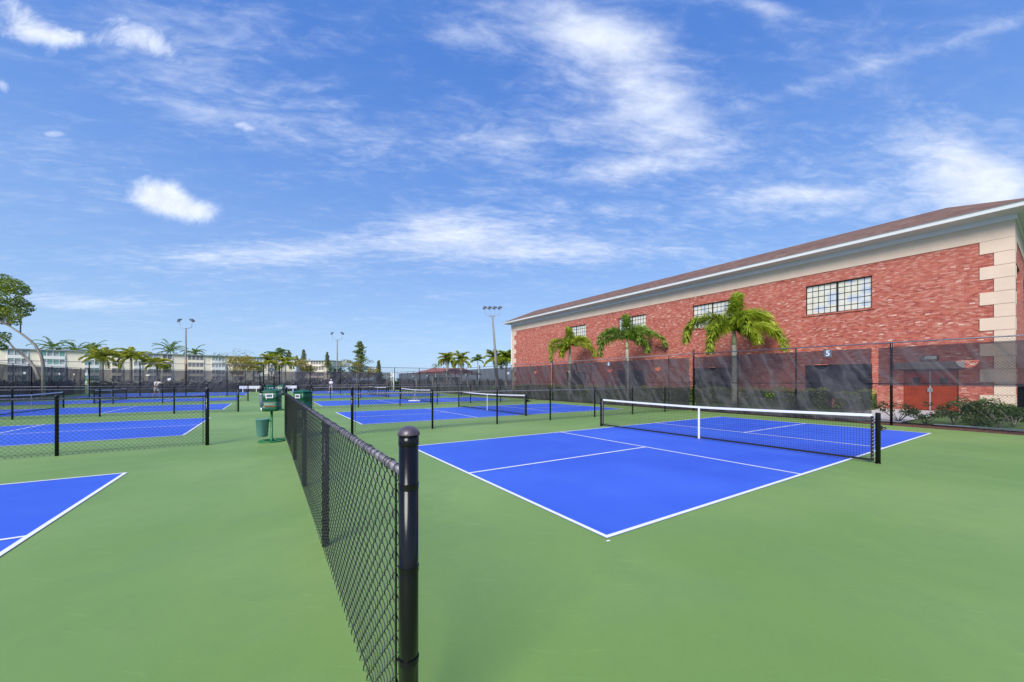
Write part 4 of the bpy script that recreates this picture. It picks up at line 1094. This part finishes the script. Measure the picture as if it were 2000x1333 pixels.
# ---------------------------------------------------------------- apartments
def facade(o, L, floors, ztop, fh, segs, depth, wallm, seed):
    """segs: (s0,s1,kind) kind w=wall, a=window bay, g=green shuttered bay, b=screened balcony"""
    rg = random.Random(seed)
    wl = MB(); z0 = 0
    wl.box(0, L, 0, depth, 0, ztop-.25); wl.build('wall', wallm, o)
    MB().box(-.5, L+.5, -.7, depth+.5, ztop-.248, ztop).build('roof', M['aptroof'], o)
    sl = MB()
    for fl in range(floors):
        zt = ztop-.45-fl*fh
        for s0, s1, kd in segs:
            if kd == 'w': continue
            zb = zt-fh*.62
            fr = MB(); fr.box(s0, s1, -.30, -.003, zb-.9, zb); fr.box(s0, s1, -.30, -.003, zt, zt+.12)
            fo = fr.build('balcony_front' if kd == 'b' else 'window_surround', M['aptwhite'] if kd != 'b' else wallm, o)
            n = max(2, int(round((s1-s0)/1.15)))
            gl = MB(); gl.quad((s0, -.05, zb), (s1, -.05, zb), (s1, -.05, zt), (s0, -.05, zt))
            gl.build('pane', M['aptdark'] if kd == 'b' else M['aptglass'], fo)
            mu = MB()
            for k in range(n+1):
                xx = s0+(s1-s0)*k/n; mu.box(xx-.09, xx+.09, -.2, -.051, zb, zt)
            mu.build('mullions', M['aptwhite'], fo)
            if kd == 'g':
                for k in range(n):
                    if rg.random() < .6:
                        xx = s0+(s1-s0)*(k+.5)/n; MB().box(xx-.38, xx+.38, -.12, -.07, zb+.1, zt-.1).build('shutter', M['shutter'], fo)
ap1 = thing('apartment_building', 'long cream four storey apartment block with flat roof beyond the far fence', 'building', (-68.15, 181.2, 0), math.atan2(.1433, .98968))
sg = [(-38, -26, 'a'), (-20, -10, 'b'), (-5, .8, 'a'), (1.4, 5.4, 'a'), (7.9, 13.0, 'g'), (17.2, 20.6, 'g'), (23.5, 26.0, 'b'), (28.9, 31.0, 'a'), (32.5, 35.3, 'a'), (36.3, 39.0, 'b'), (43.4, 48.1, 'b'), (50.6, 54.7, 'a'), (57.5, 61.0, 'b'), (64, 67.5, 'a'), (70, 74, 'b')]
wl_ = MB.mesh
facade(ap1, 79.2, 4, 11.5, 2.62, [q for q in sg if q[0] >= 0], 14, M['aptwall'], 1)
MB().box(-45, -.003, .5, 14.5, 0, 11.2).build('wing_wall', M['aptwall'], ap1)
vt = MB()
for s_, h_ in ((28.2, 1.0), (40, .9), (44.6, .8), (62.5, .9), (12, .5)):
    vt.box(s_-.5, s_+.5, 4, 5, 11.503, 11.5+h_)
vt.build('roof_vents', M['aptroof'], ap1)
ap2 = thing('apartment_building', 'second cream apartment block, shorter, behind the central light pole', 'building', (11.4, 198.5, 0), -YAW+.06)
facade(ap2, 15.8, 4, 10.9, 2.55, [(1.2, 4.6, 'b'), (6.2, 12.2, 'b')], 12, M['aptwall'], 2)
MB().box(3, 3.7, 4, 4.8, 10.903, 11.7).build('roof_vents', M['aptroof'], ap2)

# ---------------------------------------------------------------- people
def skin_mesh(verts, edges, radii, name, m, parent, sub=1):
    me = bpy.data.meshes.new(name); me.from_pydata(verts, edges, [])
    o = bpy.data.objects.new(name, me); C.objects.link(o)
    sk = o.modifiers.new('s', 'SKIN')
    for k, r_ in enumerate(radii):
        me.skin_vertices[0].data[k].radius = (r_, r_) if isinstance(r_, float) else r_
    me.skin_vertices[0].data[0].use_root = True
    sb = o.modifiers.new('b', 'SUBSURF'); sb.levels = sub; sb.render_levels = sub
    bpy.context.view_layer.update()
    dg = bpy.context.evaluated_depsgraph_get()
    nm = bpy.data.meshes.new_from_object(o.evaluated_get(dg)); bpy.data.objects.remove(o)
    nm.materials.clear(); nm.materials.append(m); nm.polygons.foreach_set('use_smooth', [True]*len(nm.polygons))
    q = bpy.data.objects.new(name, nm); C.objects.link(q); q.parent = parent; return q
def person(label, loc, rz, J, skin, hairm, hat, paddle=None):
    """J: joints dict in metres"""
    o = thing('person', label, 'person', loc, rz)
    V_ = []; E_ = []; Rr = []
    def add(p, r_, par=None):
        V_.append(tuple(p)); Rr.append(r_)
        if par is not None: E_.append((par, len(V_)-1))
        return len(V_)-1
    pel = add(J['pelvis'], (.15, .11)); wa = add(J['waist'], (.13, .095), pel); ch = add(J['chest'], (.16, .11), wa); nk = add(J['neck'], .055, ch)
    hd0 = add(J['head']-Vector((0, 0, .09)), .065, nk); hd1 = add(J['head'], .092, hd0); hd2 = add(J['head']+Vector((0, 0, .09)), .07, hd1)
    for s in ('L', 'R'):
        sh = add(J['sh'+s], .06, ch); eb = add(J['el'+s], .042, sh); wr = add(J['wr'+s], .028, eb)
        d = (J['wr'+s]-J['el'+s]).normalized(); pm_ = add(J['wr'+s]+d*.06, (.04, .018), wr)
        sd_ = d.cross(Vector((0, 0, 1))).normalized()
        for k, (off, ln) in enumerate(((-.03, .07), (-.01, .08), (.01, .075), (.03, .06))):
            f0 = add(J['wr'+s]+d*.10+sd_*off, .009, pm_); add(J['wr'+s]+d*(.10+ln*.6)+sd_*off-Vector((0, 0, ln*.4)), .008, f0)
        add(J['wr'+s]+d*.06+sd_*.06+Vector((0, 0, -.02)), .009, pm_)
        hp = add(J['hip'+s], .09, pel); kn = add(J['kn'+s], .06, hp); an = add(J['an'+s], .038, kn); add(J['an'+s]+J['foot'], .04, an)
    skin_mesh(V_, E_, Rr, 'body', skin, o)
    sv = [J['waist']-Vector((0, 0, .04)), J['waist']+Vector((0, 0, .1)), J['chest'], J['shL'], J['shL'].lerp(J['elL'], .75), J['shR'], J['shR'].lerp(J['elR'], .75), J['neck']-Vector((0, 0, .04))]
    skin_mesh([tuple(q) for q in sv], [(0, 1), (1, 2), (2, 3), (3, 4), (2, 5), (5, 6), (2, 7)], [(.175, .13), (.165, .125), (.185, .135), .085, .07, .085, .07, .075], 'shirt', M['shirt'], o)
    sv = [J['pelvis']+Vector((0, 0, .08)), J['pelvis'], J['hipL'], J['hipL'].lerp(J['knL'], .85), J['hipR'], J['hipR'].lerp(J['knR'], .85)]
    skin_mesh([tuple(q) for q in sv], [(0, 1), (1, 2), (2, 3), (1, 4), (4, 5)], [(.165, .125), (.175, .13), .11, .085, .11, .085], 'shorts', M['shorts'], o)
    h_ = J['head']
    MB().lathe([(.098, -.01), (.102, .04), (.085, .09), (.04, .125), (.002, .13)], 0, 0, 14).build('hair' if not hat else 'hat', hairm, o, True, tuple(h_+Vector((0, -.012, .0))))
    if hat: MB().lathe([(.10, 0), (.17, -.005), (.172, .004), (.10, .012)], 0, 0, 14).build('hat_brim', hairm, o, True, tuple(h_+Vector((0, 0, .03))))
    fc = MB(); fc.box(-.012, .012, .085, .112, -.03, .01); fc.box(-.045, -.022, .084, .093, .008, .02); fc.box(.022, .045, .084, .093, .008, .02)
    fc.build('face_features', skin, o, False, tuple(h_))
    for s in ('L', 'R'):
        a = J['an'+s]; MB().box(a.x-.05, a.x+.05, a.y-.08, a.y+.18, 0, .085).build('shoe', M['white'], o)
    if paddle:
        w_ = J['wr'+paddle]; d = (J['wr'+paddle]-J['el'+paddle]).normalized()
        pd = MB().tube([w_+d*.08, w_+d*.22], .015, 6); q = pd.build('paddle_handle', M['black'], o)
        c = w_+d*.36; u_ = d.cross(Vector((0, 1, 0))).normalized(); mbp = MB(); n = 16
        mbp.v = [tuple(c+d*math.cos(2*math.pi*k/n)*.15+u_*math.sin(2*math.pi*k/n)*.11+Vector((0, y_, 0))) for y_ in (-.008, .008) for k in range(n)]
        mbp.f = [tuple(range(n)), tuple(reversed(range(n, 2*n)))]+[(k, (k+1) % n, n+(k+1) % n, n+k) for k in range(n)]
        mbp.build('paddle_face', M['paddle'], q)
    return o
VV = Vector
J1 = dict(pelvis=VV((-.12, 0, .9)), waist=VV((-.08, 0, 1.03)), chest=VV((.0, 0, 1.27)), neck=VV((.06, .02, 1.45)), head=VV((.12, .03, 1.57)),
    shL=VV((-.17, 0, 1.36)), elL=VV((-.34, .1, 1.16)), wrL=VV((-.18, .3, 1.03)), shR=VV((.2, 0, 1.36)), elR=VV((.42, .12, 1.30)), wrR=VV((.58, .2, 1.44)),
    hipL=VV((-.22, 0, .86)), knL=VV((-.28, .1, .48)), anL=VV((-.36, -.02, .08)), hipR=VV((-.02, 0, .86)), knR=VV((.12, .12, .5)), anR=VV((.22, 0, .08)), foot=VV((0, .12, -.03)))
person('person in white shirt and shorts reaching out a paddle on far left court', (-8.6, 47.6, 0), -YAW, J1, M['skin'], M['hair'], False, 'R')
J2 = dict(pelvis=VV((.02, 0, .9)), waist=VV((.01, 0, 1.05)), chest=VV((0, 0, 1.28)), neck=VV((-.01, .02, 1.46)), head=VV((-.02, .03, 1.59)),
    shL=VV((-.18, 0, 1.38)), elL=VV((-.24, .06, 1.12)), wrL=VV((-.10, .24, 1.05)), shR=VV((.18, 0, 1.38)), elR=VV((.26, .06, 1.12)), wrR=VV((.12, .26, 1.08)),
    hipL=VV((-.09, 0, .86)), knL=VV((-.12, .06, .48)), anL=VV((-.16, -.04, .08)), hipR=VV((.12, 0, .86)), knR=VV((.15, .12, .48)), anR=VV((.22, .02, .08)), foot=VV((0, .12, -.03)))
person('person in white clothes and cream hat walking across the far right court', (7.2, 55.5, 0), R(150), J2, M['skin2'], M['hat'], True)

# ---------------------------------------------------------------- balls
bme = MB().lathe([(.001, -.037), (.02, -.031), (.032, -.018), (.037, 0), (.032, .018), (.02, .031), (.001, .037)], 0, 0, 12).mesh('ball', M['ball'], True)
rg = random.Random(5)
for k in range(30):
    if k < 20: x, y = rg.uniform(-16, -3), rg.choice((45.0, 44.4, 60, 55.8))+rg.uniform(-.6, .6)
    else: x, y = rg.uniform(3, 9), rg.choice((45.5, 48.3, 56.2))+rg.uniform(-.5, .5)
    b = bpy.data.objects.new('ball', bme); C.objects.link(b); b.location = (x, y, .045)
    tag(b, 'small yellow ball lying on the far courts '+('left' if x < 0 else 'right')+' of the central aisle', 'ball', 'loose yellow balls on the far courts '+('left' if x < 0 else 'right')+' of the aisle')
